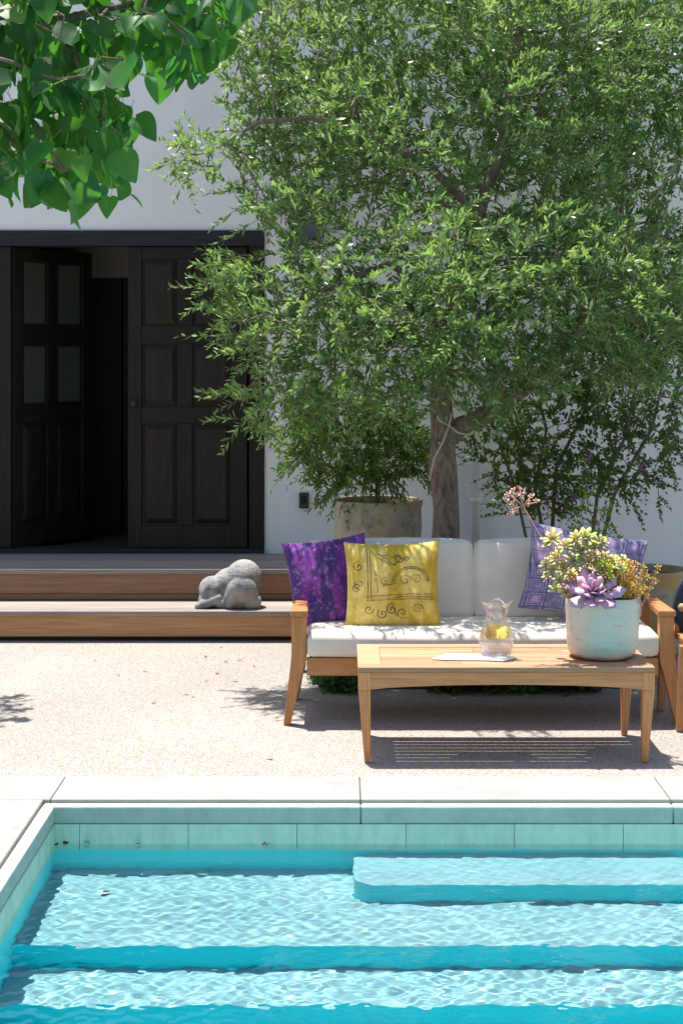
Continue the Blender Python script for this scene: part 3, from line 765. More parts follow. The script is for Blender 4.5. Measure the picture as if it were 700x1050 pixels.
# ================================================================== PILLOWS
def pillow(name, size, T, fn, loc, rot, label, mat='vcol', n=150, seed=0):
    u = np.linspace(-1, 1, n); U, Vv = np.meshgrid(u, u); k = .075
    ed = 1-np.abs(U)**2, 1-np.abs(Vv)**2
    X = U*(1-k*ed[1])*size[0]/2; Z = Vv*(1-k*ed[0])*size[1]/2
    w = ((1-U**2)*(1-Vv**2)); th = T/2*np.clip(w, 0, 1)**.42
    P3 = np.stack((X, Z), -1); nz = fbm(P3+seed, 9, seed, 3)-.5
    crease = np.sin(26*np.hypot(np.abs(U)-1, np.abs(Vv)-1)+6*nz)*np.exp(-3.5*np.hypot(np.abs(U)-1, np.abs(Vv)-1))
    th2 = th*(1+.28*nz)+.004*crease*(w > .003)
    front = np.stack((X, -th2, Z), -1).reshape(-1, 3); back = np.stack((X, th, Z), -1).reshape(-1, 3)
    i = np.arange(n-1)[None, :]+np.arange(n-1)[:, None]*n
    f1 = np.stack((i, i+1, i+n+1, i+n), -1).reshape(-1, 4); f2 = f1[:, ::-1]+n*n
    me = fast_mesh(np.concatenate((front, back)), np.full(2*len(f1), 4), np.concatenate((f1.ravel(), f2.ravel())))
    bm = bmesh.new(); bm.from_mesh(me)
    col = fn(U, Vv).reshape(-1, 3); colb = fn(-U, Vv).reshape(-1, 3)
    cl = np.concatenate((col, colb)); cl = np.concatenate((cl, np.ones((len(cl), 1))), 1)
    bm.free()
    at = me.color_attributes.new('Col', 'FLOAT_COLOR', 'POINT'); at.data.foreach_set('color', cl.astype(np.float32).ravel())
    o = link(name, me, M[mat], smooth=True, loc=loc); o.rotation_euler = [R(a) for a in rot]
    tag(o, label, 'cushion', 'throw cushions on the sofa'); return o
def lerp(a, b, t): return np.array(a)*(1-t[..., None])+np.array(b)*t[..., None]
def sm(x, a, b): t = np.clip((x-a)/(b-a), 0, 1); return t*t*(3-2*t)
def ink(U, V, curves):
    d = np.full(U.shape, 9.0)
    for c in curves:
        for x, y in c: d = np.minimum(d, (U-x)**2+(V-y)**2)
    return np.sqrt(d)
def spiral(cx_, cy_, r, turns, a0, dirn=1, tail=None):
    pts = []
    for k in range(60):
        t = k/59; a = a0+dirn*turns*2*math.pi*t; rr = r*(1-t*.88); pts.append((cx_+rr*math.cos(a), cy_+rr*math.sin(a)))
    return pts
def line(x0, y0, x1, y1, wob=0): return [(x0+(x1-x0)*k/50, y0+(y1-y0)*k/50+wob*math.sin(k*.4)) for k in range(51)]
def yellow(U, V):
    P2 = np.stack((U*1., V*.35), -1); a = fbm(P2+3, 3.2, 4); b_ = fbm(np.stack((U, V), -1)+8, 5, 9)
    c = lerp((.56, .36, .02), (.82, .59, .16), sm(a, .35, .65)); c = lerp((0, 0, 0), (1, 1, 1), np.ones_like(U))*c
    c = c*(1-sm(b_, .45, .62)[..., None]*.25)+np.array((.44, .36, .02))*sm(b_, .45, .62)[..., None]*.25
    cs = [line(-.52, -.35, -.52, .85), line(-.46, -.35, -.46, .85), line(-.55, -.30, .9, -.24, .004), line(-.55, -.40, .92, -.36, .004), line(.1, -.33, .9, -.30)]
    arc = [(.42+.36*math.cos(t), .02+.34*math.sin(t)) for t in np.linspace(.1, 3.1, 60)]; cs += [arc, [(.42+(x-.42)*1.12, .02+(y-.02)*1.12) for x, y in arc]]
    for (x, y, r, t, a0, dd) in ((-.72, .42, .13, 1.3, 1.5, 1), (-.72, .0, .12, 1.4, -1.5, -1), (-.78, -.1, .1, 1.2, 1.5, 1), (.30, .08, .13, 1.5, 0, 1), (.55, .10, .12, 1.5, 3, -1),
                             (-.15, .05, .10, 1.3, 1, 1), (-.32, .12, .09, 1.3, 2, -1), (.0, -.62, .14, 1.4, 1.2, 1), (.22, -.7, .13, 1.3, -1, -1), (-.2, -.72, .12, 1.3, 2.5, 1), (.55, -.6, .12, 1.4, 0, 1),
                             (-.5, -.6, .11, 1.3, 0, -1), (-.15, .55, .1, 1.1, 0, 1), (.12, .6, .12, 1.2, 3, -1)): cs.append(spiral(x, y, r, t, a0, dd))
    cs += [line(-.35, .72, .35, .62, .02), line(-.3, .62, .1, .45, .02), line(-.05, .45, .4, .6, .02), line(.0, -.45, .1, -.8, .0), line(-.35, .3, -.3, -.2), line(-.2, -.05, .1, .0)]
    d = ink(U, V, cs); wgt = (1-sm(d, .009, .020))*(.45+.45*sm(fbm(np.stack((U, V), -1), 6, 30), .3, .6))
    c = c*(1-wgt[..., None])+np.array((.06, .05, .02))*wgt[..., None]
    rail = ((V < -.30) & (V > -.38) & (U > -.55))*.25
    return c*(1-rail[..., None]*.5)
def purple(U, V):
    a = fbm(np.stack((U*1.6, V*.55), -1)+20, 3.5, 40); b_ = fbm(np.stack((U*1.4, V*.9), -1)+5, 5, 50); d = fbm(np.stack((U, V), -1)+2, 14, 60, 3)
    c = lerp((.055, .014, .13), (.20, .032, .27), sm(a, .35, .65)); t = sm(b_, .52, .66)[..., None]; c = c*(1-t)+np.array((.035, .03, .13))*t
    t = sm(d, .6, .75)[..., None]*.55; c = c*(1-t)+np.array((.42, .14, .50))*t
    return c
def mosaic(U, V):
    a = fbm(np.stack((U, V), -1)+50, 2.6, 70); c = lerp((.11, .095, .21), (.23, .16, .28), sm(a, .35, .65))
    c = c*(.85+.3*fbm(np.stack((U, V), -1)+9, 16, 71)[..., None])
    u2, v2 = U*3.1+.15*np.sin(V*2), V*3.1+.1*np.sin(U*3)
    fu, fv = np.abs((u2 % 1)-.5)*2, np.abs((v2 % 1)-.5)*2; m_ = np.maximum(fu, fv)
    L = np.zeros_like(U)
    for r_, w_ in ((.80, .055), (.52, .05), (.2, .12)): L = np.maximum(L, 1-sm(np.abs(m_-r_), w_*.6, w_*1.4))
    L *= .35+.65*sm(fbm(np.stack((U, V), -1)+1, 7, 81), .35, .6)
    ci = np.floor(u2)+2*np.floor(v2); pk = (np.abs(ci % 3) < .5)
    c = np.where((pk & (m_ < .52))[..., None], np.array((.32, .13, .30)), c)
    t = (L*.75)[..., None]; return c*(1-t)+np.array((.50, .42, .62))*t
# placed on the seat (top z ~ .443), leaning on the back cushions
def pplace(px, py, Y): return P(px, py, Y)
pillow('throw_pillow', (.43, .44), .15, purple, P(338, 596, 8.02), (-16, -6, 12), 'purple tie-dyed throw pillow behind the mustard one at the sofa end', seed=3)
pillow('throw_pillow', (.475, .43), .15, yellow, P(402, 600, 7.88), (-14, -1.5, -4), 'mustard yellow throw pillow printed with dark scrollwork', seed=5)
pillow('throw_pillow', (.59, .44), .15, mosaic, P(598, 589, 7.96), (-17, 9, -6), 'violet and blue patterned throw pillow behind the potted succulents', seed=8)

# ================================================================== TABLE
TX0, TX1, TY0, TY1, TZt = .071, 1.345, 6.90, 7.46, .414
tb = thing('coffee_table', 'low teak coffee table with slatted top in front of the sofa', 'table', ((TX0+TX1)/2, (TY0+TY1)/2, 0)); TO = Vector(tb.location)
def TB(mb, name, mat, bevel=.003): mb.v = [tuple(Vector(p)-TO) for p in mb.v]; return mb.build(name, mat, tb, bevel)
g = MB(); fw = .07
g.box(TX0, TX1, TY0, TY0+fw, TZt-.022, TZt); g.box(TX0, TX1, TY1-fw, TY1, TZt-.022, TZt)
g.box(TX0, TX0+.10, TY0+fw+.001, TY1-fw-.001, TZt-.022, TZt); g.box(TX1-.10, TX1, TY0+fw+.001, TY1-fw-.001, TZt-.022, TZt)
TB(g, 'top_frame', M['top_x'], .002)
g = MB(); ns = 7; a0, a1 = TY0+fw+.004, TY1-fw-.002; pw = (a1-a0)/ns
for k in range(ns):
    xcur = TX0+.101
    while xcur < TX1-.101:
        L_ = min(random.uniform(.28, .5), TX1-.101-xcur)
        if TX1-.101-xcur-L_ < .12: L_ = TX1-.101-xcur
        g.box(xcur, xcur+L_-.001, a0+k*pw, a0+(k+1)*pw-.005, TZt-.014, TZt-.001-random.uniform(0, .0015)); xcur += L_
TB(g, 'slats', M['top_x'], .0012)
def rail(x0, x1, y0, y1, along='x'):
    n_ = 16; g = MB(); zt_ = TZt-.0225
    pts = [(x0, zt_), (x1, zt_)]+[(x1+(x0-x1)*k/n_, TZt-.098+.022*math.sin(math.pi*k/n_)**.6) for k in range(n_+1)]
    g.prism_xz(pts, y0, y1); return g
TB(rail(TX0+.052, TX1-.052, TY0+.004, TY0+.028), 'apron', M['table_x'])
TB(rail(TX0+.052, TX1-.052, TY1-.028, TY1-.004), 'apron', M['table_x'])
for x in (TX0+.004, TX1-.028):
    g = MB(); g.box(x, x+.024, TY0+.055, TY1-.055, TZt-.09, TZt-.0225); TB(g, 'apron', M['table_x'])
for s, x0 in ((1, TX0), (-1, TX1)):
    for q, y0 in ((1, TY0), (-1, TY1)):
        a = sorted((x0+s*.001, x0+s*.054))+sorted((y0+q*.001, y0+q*.054)); b_ = sorted((x0+s*.028, x0+s*.054))+sorted((y0+q*.018, y0+q*.046))
        g = MB(); g.frustum(b_, a, 0, TZt-.10); g.frustum(a, a, TZt-.10, TZt-.0225); TB(g, 'leg', M['table_z'], .003)

# pitcher, napkin
pc = P(509, 671, 7.12); pc.z = TZt+.0005
pit = thing('glass_pitcher', 'clear glass pitcher of lemon water with fluted rim on the table', 'pitcher', (pc.x, 7.13, TZt+.007))
outer = [(.0, .001), (.050, .001), (.062, .006), (.074, .03), (.079, .06), (.076, .09), (.064, .125), (.050, .155), (.045, .18), (.050, .205), (.058, .226), (.064, .236)]
inner = [(.0605, .234), (.053, .222), (.046, .203), (.041, .18), (.046, .155), (.060, .124), (.072, .09), (.075, .06), (.070, .032), (.055, .012), (0, .010)]
def flute(a, r, z, j):
    k = max(0, (z-.17)/.066); return r*(1+.14*k*math.cos(4*a+.6)), z+.010*k*math.cos(4*a+.6)
g = MB(); g.lathe(outer+inner, 48, flute); g.build('body', M['glass'], pit, smooth=True)
g = MB(); g.lathe([(0, .0115), (.053, .0135), (.068, .033), (.0735, .06), (.0705, .088), (.066, .098), (0, .098)], 40); g.build('water', M['drink'], pit, smooth=False)
def slice_obj(loc, rot, mat, label, i):
    g = MB(); r = .030; g.lathe([(0, -.0025), (r, -.0025), (r+.001, 0), (r, .0025), (0, .0025)], 24)
    for k in range(8):
        a = k*math.pi/4; g.box(.004, r*.86, -.0012, .0012, .0026, .0034, Matrix.Rotation(a, 4, 'Z'))
    o = g.build('fruit_slice', mat, loc=loc); o.rotation_euler = [R(q) for q in rot]; tag(o, label, 'fruit slice', 'citrus slices in the pitcher'); return o
for i, (dx, dy, z, rt, mt, lb) in enumerate((
    (-.028, -.030, .112, (70, 10, 20), 'orange_flesh', 'orange citrus slice floating at the left side of the glass pitcher'),
    (.030, -.030, .114, (62, -8, -30), 'lemon_flesh', 'yellow lemon slice floating at the right side of the glass pitcher'),
    (.0, .030, .113, (68, 0, 10), 'lemon_flesh', 'yellow lemon slice floating at the back of the glass pitcher'),
    (.005, -.005, .10, (24, 12, 0), 'lemon_flesh', 'yellow lemon slice lying flat in the middle of the glass pitcher'))):
    slice_obj((pc.x+dx, 7.13+dy, TZt+z), rt, M[mt], lb, i)
def napkin():
    nx, ny = 60, 30; V = []; S_ = []; 
    u = np.linspace(-1, 1, nx); v = np.linspace(-1, 1, ny); U, W = np.meshgrid(u, v)
    X = U*.155+.02*W; Y = W*(.062-.015*U)+.018*np.sin(U*2.2); e = np.clip((1-np.abs(U)**6)*(1-np.abs(W)**4), 0, 1)**.5
    Z = .003+.008*e*(.7+.6*fbm(np.stack((U, W), -1)+7, 2.4, 5))+.004*np.sin(9*W+3*U)*e
    top = np.stack((X, Y, Z), -1).reshape(-1, 3); bot = np.stack((X, Y, Z*0+.0008), -1).reshape(-1, 3)
    i = np.arange(nx-1)[None, :]+np.arange(ny-1)[:, None]*nx; f1 = np.stack((i, i+1, i+nx+1, i+nx), -1).reshape(-1, 4)
    f2 = f1[:, ::-1]+nx*ny; b_ = np.concatenate((np.arange(nx), np.arange(1, ny)*nx+nx-1, (ny-1)*nx+np.arange(nx-1)[::-1], np.arange(ny-1)[::-1]*nx))
    sd = np.array([(b_[k+1], b_[k], b_[k]+nx*ny, b_[k+1]+nx*ny) for k in range(len(b_)-1)])
    return fast_mesh(np.concatenate((top, bot)), np.full(2*len(f1)+len(sd), 4), np.concatenate((f1.ravel(), f2.ravel(), sd.ravel())))
nk = link('napkin', napkin(), M['napkin'], smooth=True, loc=(P(487, 669, 7.1).x, 7.10, TZt+.0008)); nk.rotation_euler = (0, 0, R(-20))
tag(nk, 'folded white cloth napkin lying beside and under the pitcher', 'napkin')

# glazed pot
PXc = P(617, 676, 7.16); PC = Vector((PXc.x, 7.16, TZt+.0005))
PR = 75/2*7.16/F
pot = thing('glazed_pot', 'pale celadon glazed pot of succulents on the coffee table', 'plant pot', PC)
prof = [(0, .0), (PR*.74, .0), (PR*.84, .006), (PR*.92, .025), (PR*.965, .055), (PR*.985, .10), (PR*.99, .17), (PR*1.0, .235), (PR*1.0, .262), (PR*.975, .272), (PR*.93, .270), (PR*.91, .25), (PR*.9, .22), (0, .22)]
def wobble(a, r, z, j): return r*(1+.012*math.sin(3*a+z*9)+.008*math.sin(2*a-z*20)), z+(.004*math.sin(3*a+1) if z > .2 else 0)
g = MB(); g.lathe(prof, 64, wobble); o = g.build('pot', M['glaze'], pot); auto_smooth(o, 50)
g = MB(); g.lathe([(PR*.895, .232), (0, .236)], 32); g.build('potting_soil', M['soil'], pot)
TP = Vector((PC.x, PC.y, PC.z+.235))
# fleshy leaf template (closed)
FT = np.array([(0, 0, 0), (.45, .30, .03), (.45, 0, .09), (.45, -.30, .03), (.45, 0, -.06), (.80, .36, .06), (.80, 0, .10), (.80, -.36, .06), (.80, 0, 0), (1.05, 0, .12)])
FF = [(0, 2, 1), (0, 3, 2), (0, 4, 3), (0, 1, 4), (1, 2, 6, 5), (2, 3, 7, 6), (3, 4, 8, 7), (4, 1, 5, 8), (5, 6, 9), (6, 7, 9), (7, 8, 9), (8, 5, 9)]
def rosette(c, nrm, Rr, n, wr=.55, cup=.9):
    c = np.array(c); nrm = np.array(nrm, float); nrm /= np.linalg.norm(nrm); x = np.cross(nrm, [.3, .9, .2]); x /= np.linalg.norm(x); y = np.cross(nrm, x)
    k = np.arange(n); a = k*2.39996; t = (k+.5)/n; rad = np.cos(a)[:, None]*x+np.sin(a)[:, None]*y
    d = rad*(.25+.95*t)[:, None]+nrm*(cup*(1.15-t))[:, None]+rng.normal(0, .05, (n, 3)); L = Rr*(.42+.58*t)
    wv = np.cross(nrm, d); base = c+rad*(Rr*.06*t)[:, None]-nrm*(t*Rr*.12)[:, None]
    return leaves(base, d, wv, L, L*wr*1.5, (FT, FF))
def stems(paths, r, n=6):
    mb = MB()
    for p in paths: mb.tube(p, r, n)
    return mb
# purple echeveria + salmon bloom stalk
ech = thing('echeveria', 'large purple rosette succulent at the front of the glazed pot', 'succulent', (TP.x-.055, TP.y-.09, TP.z))
eo = np.array(ech.location)
v, s_, i_ = rosette(eo+np.array((0, -.035, .07)), (-.05, -.75, .7), .135, 26, .5, .7); v = v-eo
link('leaves', fast_mesh(v, s_, i_), M['rosette'], ech)
g = stems([[(0, 0, -.02), (0, -.01, .05)]], .012); g.build('stem', M['pink_stem'], ech, smooth=True)
def px2(px, py, Y): return np.array(P(px, py, Y))
stalk = [px2(606, 617, 7.15), px2(580, 590, 7.12), px2(562, 562, 7.10), px2(548, 540, 7.08), px2(536, 519, 7.08)]
bl = thing('flower_stalk', 'long salmon pink bloom stalk arching left out of the glazed pot', 'flower', Vector(stalk[0])); so_ = stalk[0]
g = stems([[tuple(p-so_) for p in stalk]]+[[tuple(stalk[4]-so_), tuple(px2(x, y, 7.08)-so_)] for x, y in ((524, 508), (533, 503), (545, 508), (549, 515), (526, 522))], .0028, 6)
g.build('stem', M['pink_stem'], bl, smooth=True)
pp = []
for x, y in ((521, 507), (526, 503), (532, 501), (538, 505), (545, 509), (550, 514), (526, 516), (528, 524), (524, 527), (535, 511), (530, 508), (519, 513), (543, 516)):
    pp.append(rosette(px2(x, y, 7.08+rng.uniform(-.03, .03)), (rng.normal(), -.6, .6), .019, 9, .5, .8))
for q in pp: link('floret', fast_mesh(q[0]-so_, q[1], q[2]), M['pink'], bl)
# pale graptopetalum heads on stems
gr = thing('ghost_plant', 'pale yellow green rosettes on stems rising from the glazed pot', 'succulent', TP); to = np.array(TP)
heads = [(566, 553, 24), (580, 560, 20), (570, 573, 22), (590, 553, 20), (600, 551, 24), (596, 565, 22), (608, 560, 20), (616, 556, 20), (604, 576, 19), (588, 576, 22), (578, 583, 18), (566, 585, 17), (559, 579, 15), (620, 572, 17), (628, 576, 17), (574, 595, 16), (586, 590, 17), (612, 584, 17), (598, 588, 18), (570, 604, 15), (582, 607, 15), (626, 590, 15), (636, 582, 15), (561, 590, 14), (610, 570, 15), (638, 574, 14)]
pp = []; ps = []
for (x, y, r_) in heads:
    Yh = 7.10+rng.uniform(-.09, .10); c_ = px2(x, y, Yh); dirn = np.array(((x-600)/90+rng.normal()*.3, -.55, .75))
    pp.append(rosette(c_, dirn, r_*Yh/F*.62, 17, .42, .50))
    b_ = to+np.array(((x-605)*.0009, rng.uniform(-.05, .05), 0)); m_ = (b_+c_)/2+np.array((0, 0, -.02)); ps.append([tuple(q-to) for q in (b_, m_, c_)])
v, s_, i_ = join(pp); link('leaves', fast_mesh(v-to, s_, i_), M['pale_rosette'], gr); stems(ps, .0035, 5).build('stem', M['pink_stem'], gr, smooth=True)
# orange and lime sedums
def sedum(name, label, mat, cx_, y0, spread, hts, n, Yc):
    pp = []; ps = []; base = TP.copy(); base.x = P(cx_, 600, Yc).x; t = thing(name, label, 'succulent', base); bo = np.array(base)
    for k in range(n):
        x = cx_+rng.normal()*spread*.5; y = y0-rng.uniform(0, hts); Yh = Yc+rng.uniform(-.08, .08); c_ = px2(x, y, Yh)
        pp.append(rosette(c_, (rng.normal()*.5, -.5, .8), rng.uniform(.020, .032), 15, .30, 1.2))
        b_ = bo+np.array(((x-cx_)*.002, Yh-Yc, -.01)); ps.append([tuple(b_-bo), tuple(c_-bo)])
        for q in (.45, .7, .87): pp.append(rosette(b_+(c_-b_)*q, (c_-b_), .020, 9, .25, .9))
    v, s_, i_ = join(pp); link('leaves', fast_mesh(v-bo, s_, i_), M[mat], t); stems(ps, .002, 4).build('stem', M['pink_stem'], t)
sedum('sedum', 'orange and golden spiky succulent at the right side of the glazed pot', 'sedum', 643, 612, 22, 34, 52, 7.11)
sedum('sedum', 'lime yellow spiky succulent in the middle of the glazed pot', 'lime_sedum', 622, 612, 18, 36, 40, 7.08)
for x, y, dx, lb_ in ((634, 612, .3, 'small purple rosette at the pot rim below the lime spiky succulent'), (650, 613, .6, 'small purple rosette at the far right of the glazed pot rim'), (586, 612, -.5, 'small purple rosette at the left of the glazed pot rim')):
    p = P(x, y, 7.1); v, s_, i_ = rosette(np.zeros(3), (dx, -.6, .6), .034, 16)
    tag(link('echeveria', fast_mesh(v, s_, i_), M['rosette'], loc=p), lb_, 'succulent', 'small rosettes along the pot rim')

# ================================================================== WEATHERED URNS
def urn(px, top_py, Y, rt, rw, rb, label, waist=.55):
    x = (px-CX)*Y/F; h_ = H-(top_py-HY)*Y/F
    t = thing('stone_urn', label, 'planter', (x, Y, 0))
    prof = [(0, .0), (rb, .0), (rb*1.0, h_*.08), (rb*.96, h_*.2), (rw*1.02, h_*.5), (rw, h_*.72), (rw*1.02, h_*.82), (rt*.96, h_*.94), (rt, h_*.975), (rt, h_), (rt*.9, h_), (rt*.86, h_*.93), (0, h_*.92)]
    g = MB(); g.lathe(prof, 48, lambda a, r, z, j: (r*(1+.012*math.sin(5*a+z*11)+.01*math.sin(9*a)), z)); o = g.build('body', M['urn'], t); auto_smooth(o, 45)
    g = MB(); g.lathe([(rt*.86, h_*.935), (0, h_*.945)], 24); g.build('potting_soil', M['soil'], t); return t, x, h_
u1, u1x, u1h = urn(387, 512, 9.75, .275, .26, .33, 'weathered ochre stone urn behind the left end of the sofa holding an olive sapling')
u2, u2x, u2h = urn(668, 583, 8.75, .205, .20, .13, 'mottled grey stone urn standing behind the right arm of the sofa')

# side chair at the right edge
ch = thing('side_chair', 'wooden chair with round navy backrest cut off by the right picture edge', 'chair', (1.80, 7.62, 0)); CO = Vector(ch.location)
def CB(mb, name, mat, bevel=.003, smooth=False): mb.v = [tuple(Vector(p)-CO) for p in mb.v]; return mb.build(name, mat, ch, bevel, smooth)
for (xb, xt, y) in ((1.575, 1.60, 7.50), (1.575, 1.60, 7.95), (2.02, 2.0, 7.5), (2.02, 2.0, 7.95)):
    g = MB(); g.frustum((xb-.016, xb+.016, y-.016, y+.016), (xt-.024, xt+.024, y-.024, y+.024), 0, .40); CB(g, 'leg', M['teak_z'])
g = MB(); g.box(1.59, 2.02, 7.48, 7.97, .401, .43); CB(g, 'seat', M['teak_x'], .006)
cd = P(736, 623, 7.72)
def disc(c, r, th, ang):
    g = MB(); g.lathe([(0, -th/2), (r*.93, -th/2), (r, -th*.25), (r, th*.25), (r*.93, th/2), (0, th/2)], 48); m_ = Matrix.Translation(c) @ Matrix.Rotation(R(ang), 4, 'Z') @ Matrix.Rotation(R(90), 4, 'X')
    g.v = [tuple(m_ @ Vector(p)) for p in g.v]; return g
g = disc(cd, .225, .05, 8); o = CB(g, 'backrest', M['navy'], 0); auto_smooth(o, 50)
for (x, z) in ((P(699, 623, 7.66).x, P(699, 623, 7.66).z), (P(699, 676, 7.6).x, P(699, 676, 7.6).z)):
    mbm = bmesh.new(); bmesh.ops.create_uvsphere(mbm, u_segments=16, v_segments=10, radius=.020, matrix=Matrix.Translation(Vector((x, 7.66, z))-CO)); me = bpy.data.meshes.new('k'); mbm.to_mesh(me); mbm.free()
    link('knob', me, M['top_x'], ch, smooth=True)
for xa, xb in ((1.60, 1.62), (2.0, 1.98)):
    g = MB(); g.tube([(xa, 7.68, .43), (xb, 7.72, .62)], .012, 8); CB(g, 'spindle', M['teak_z'], 0, True)

# ================================================================== OLIVE TREE
def E(px, py, Y, rx, ry, rz, w=1): return (tuple(P(px, py, Y)), (rx, ry, rz), w)
ells = [E(480, 70, 9.45, 1.15, .75, .95), E(330, 95, 9.2, .52, .6, .60, 1.2), E(615, 120, 9.6, .75, .7, 1.0), E(300, 315, 8.5, .36, .42, .42, 1.7), E(430, 300, 8.5, .66, .6, .46, 1.3),
        E(560, 290, 8.8, .64, .55, .46, 1.2), E(650, 290, 9.3, .30, .5, .50), E(252, 300, 8.6, .22, .26, .27, 2.2), E(215, 160, 8.8, .26, .22, .13, 3), E(368, 395, 8.35, .40, .32, .20, 1.4),
        E(285, 405, 8.5, .24, .25, .20, 2), E(280, 40, 9.0, .28, .4, .42, 1.4), E(680, 60, 9.7, .55, .6, .8, .8), E(520, 385, 8.6, .42, .3, .15, 1.2), E(250, 408, 8.5, .13, .2, .15, 2.5), E(265, 200, 8.8, .16, .3, .12, 2),
        E(312, 222, 8.6, .26, .3, .17, 1.8), E(420, 175, 8.8, .40, .25, .22, 1.2), E(570, 190, 8.9, .36, .25, .22, 1.2), E(640, 380, 8.9, .30, .3, .16, 1), E(385, 125, 8.6, .34, .2, .2, 1.5), E(515, 125, 8.75, .35, .2, .36, 1.2), E(450, 225, 8.6, .3, .2, .12, 1.3), E(310, 212, 8.5, .2, .15, .12, 2)]
att = ell_points(ells, 7600)
den = fbm(att, 1.7, 99, 3); att = att[(den > .43) | (rng.random(len(att)) < .22)]
att = att[(att[:, 1] < 10.6)]
tb_ = P(456, 552, 8.95); bx_, by_ = tb_.x, 8.95
# trunk path and limbs as starter nodes
def path(pts, step=.1):
    out = [np.array(pts[0], float)]
    for a, b_ in zip(pts[:-1], pts[1:]):
        a, b_ = np.array(a, float), np.array(b_, float); n_ = max(1, int(round(np.linalg.norm(b_-a)/step)))
        out += [a+(b_-a)*k/n_ for k in range(1, n_+1)]
    return out
def Q(px, py, Y): return tuple(P(px, py, Y))
nodes = path([(bx_+.01, by_, 0), Q(456, 540, 8.95), Q(455, 480, 8.95), Q(455, 450, 8.95)]); par = list(range(-1, len(nodes)-1)); fork = len(nodes)-1
def limb(pts, start):
    p = path([tuple(nodes[start])]+pts)[1:]; prev = start
    for q in p: nodes.append(q); par.append(prev); prev = len(nodes)-1
    return prev
a_ = limb([Q(452, 420, 8.95), Q(453, 380, 8.92), Q(470, 300, 8.95), Q(490, 220, 9.0)], fork)
b_ = limb([Q(472, 437, 8.95), Q(490, 430, 8.95), Q(515, 414, 9.0), Q(560, 380, 9.05), Q(600, 320, 9.1), Q(620, 260, 9.15)], fork)
c_ = limb([Q(515, 150, 9.05), Q(527, 70, 9.1), Q(530, 10, 9.1)], a_)
d_ = limb([Q(440, 170, 8.9), Q(380, 140, 8.85), Q(320, 120, 8.8), Q(265, 125, 8.8), Q(215, 155, 8.8)], a_)
e_ = limb([Q(440, 300, 8.7), Q(400, 270, 8.6), Q(350, 290, 8.5), Q(300, 310, 8.5)], fork+4)
N0 = len(nodes)
nodes, par = grow(att, nodes, par, .085, .5, .10, 60, (0, 0, .12))
rad, cnt, kids = radii(par, .0026, .435, .085)
for k in range(fork+1): rad[k] = .078-.004*min(1, k/fork)+(.04*max(0, 1-k/3))
for k in range(fork+1, N0):
    pass
for k in range(fork+1, a_+1): rad[k] = max(min(rad[k], .06), .066-.03*(k-fork-1)/(a_-fork))
for k in range(a_+1, b_+1): rad[k] = max(min(rad[k], .055), .056-.028*(k-a_-1)/(b_-a_))
zz = nodes[:, 2]
ol = thing('olive_tree', 'large spreading olive tree rising behind the cream sofa', 'tree', (bx_, by_, 0)); oo = np.array((bx_, by_, 0))
# smooth thick trunk separately
g = MB(); tp = [tuple(p-oo+np.array((.008*math.sin(9*p[2]), 0, 0))) for p in nodes[:fork+1]]
g.tube(tp, [float(r)*(1+.05*math.sin(i*1.9)) for i, r in enumerate(rad[:fork+1])], 22)
g.build('trunk', M['bark'], ol, smooth=True)
v, s_, i_ = branch_mesh(nodes, par, np.where(np.arange(len(par)) < fork, 0, rad), .0105, 12); link('limbs', fast_mesh(v-oo, s_, i_), M['bark'], ol, smooth=True)
thin = np.where(rad < .0105, rad, 0); thin[:fork+1] = 0
v, s_, i_ = branch_mesh(nodes, par, thin, .0005, 4)
tw_parts = [(v-oo, s_, i_)]
idx = np.where((cnt <= 10) & (np.arange(len(par)) > N0))[0]
dirs = norm(nodes[idx]-nodes[par[idx]])
cen = np.array(P(480, 200, 9.0)); outw = norm(nodes[idx]-cen)
def rep(k, jitter, out=.35, upb=.15):
    o_ = np.repeat(nodes[idx], k, 0)+rng.normal(0, .03, (len(idx)*k, 3)); d_ = np.repeat(dirs, k, 0)*.6+np.repeat(outw, k, 0)*out+rng.normal(0, jitter, (len(idx)*k, 3))+np.array([0, 0, upb]); return o_, d_
o_, d_ = rep(2, .6)
print('olive nodes', len(nodes), 'sprays', len(o_))
lf, stm = sprays(o_, d_, .21, 9, .058, .0195, LANCE, .85, .10, .25)
print('leaves', len(lf[1])//3)
lv, ls, li = lf; link('crown', fast_mesh(lv-oo, ls, li), M['olive_leaf'], ol)
tw_parts.append((stm[0]-oo, stm[1], stm[2])); v, s_, i_ = join(tw_parts); link('twigs', fast_mesh(v, s_, i_), M['twig'], ol)
vine = [[Q(439, 416, 8.8), Q(446, 422, 8.8), Q(450, 431, 8.8), Q(460, 436, 8.8), Q(470, 444, 8.8), Q(482, 446, 8.8)], [Q(460, 437, 8.8), Q(453, 455, 8.8), Q(445, 470, 8.8), Q(440, 493, 8.8)], [Q(460, 436, 8.8), Q(463, 424, 8.8)], [Q(453, 455, 8.8), Q(449, 454, 8.79)], [Q(480, 446, 8.8), Q(486, 441, 8.8)]]
g = MB()
for p in vine: g.tube([tuple(np.array(q)-oo) for q in p], .0055, 6)
g.build('dry_vine', M['dry_twig'], ol, smooth=True)

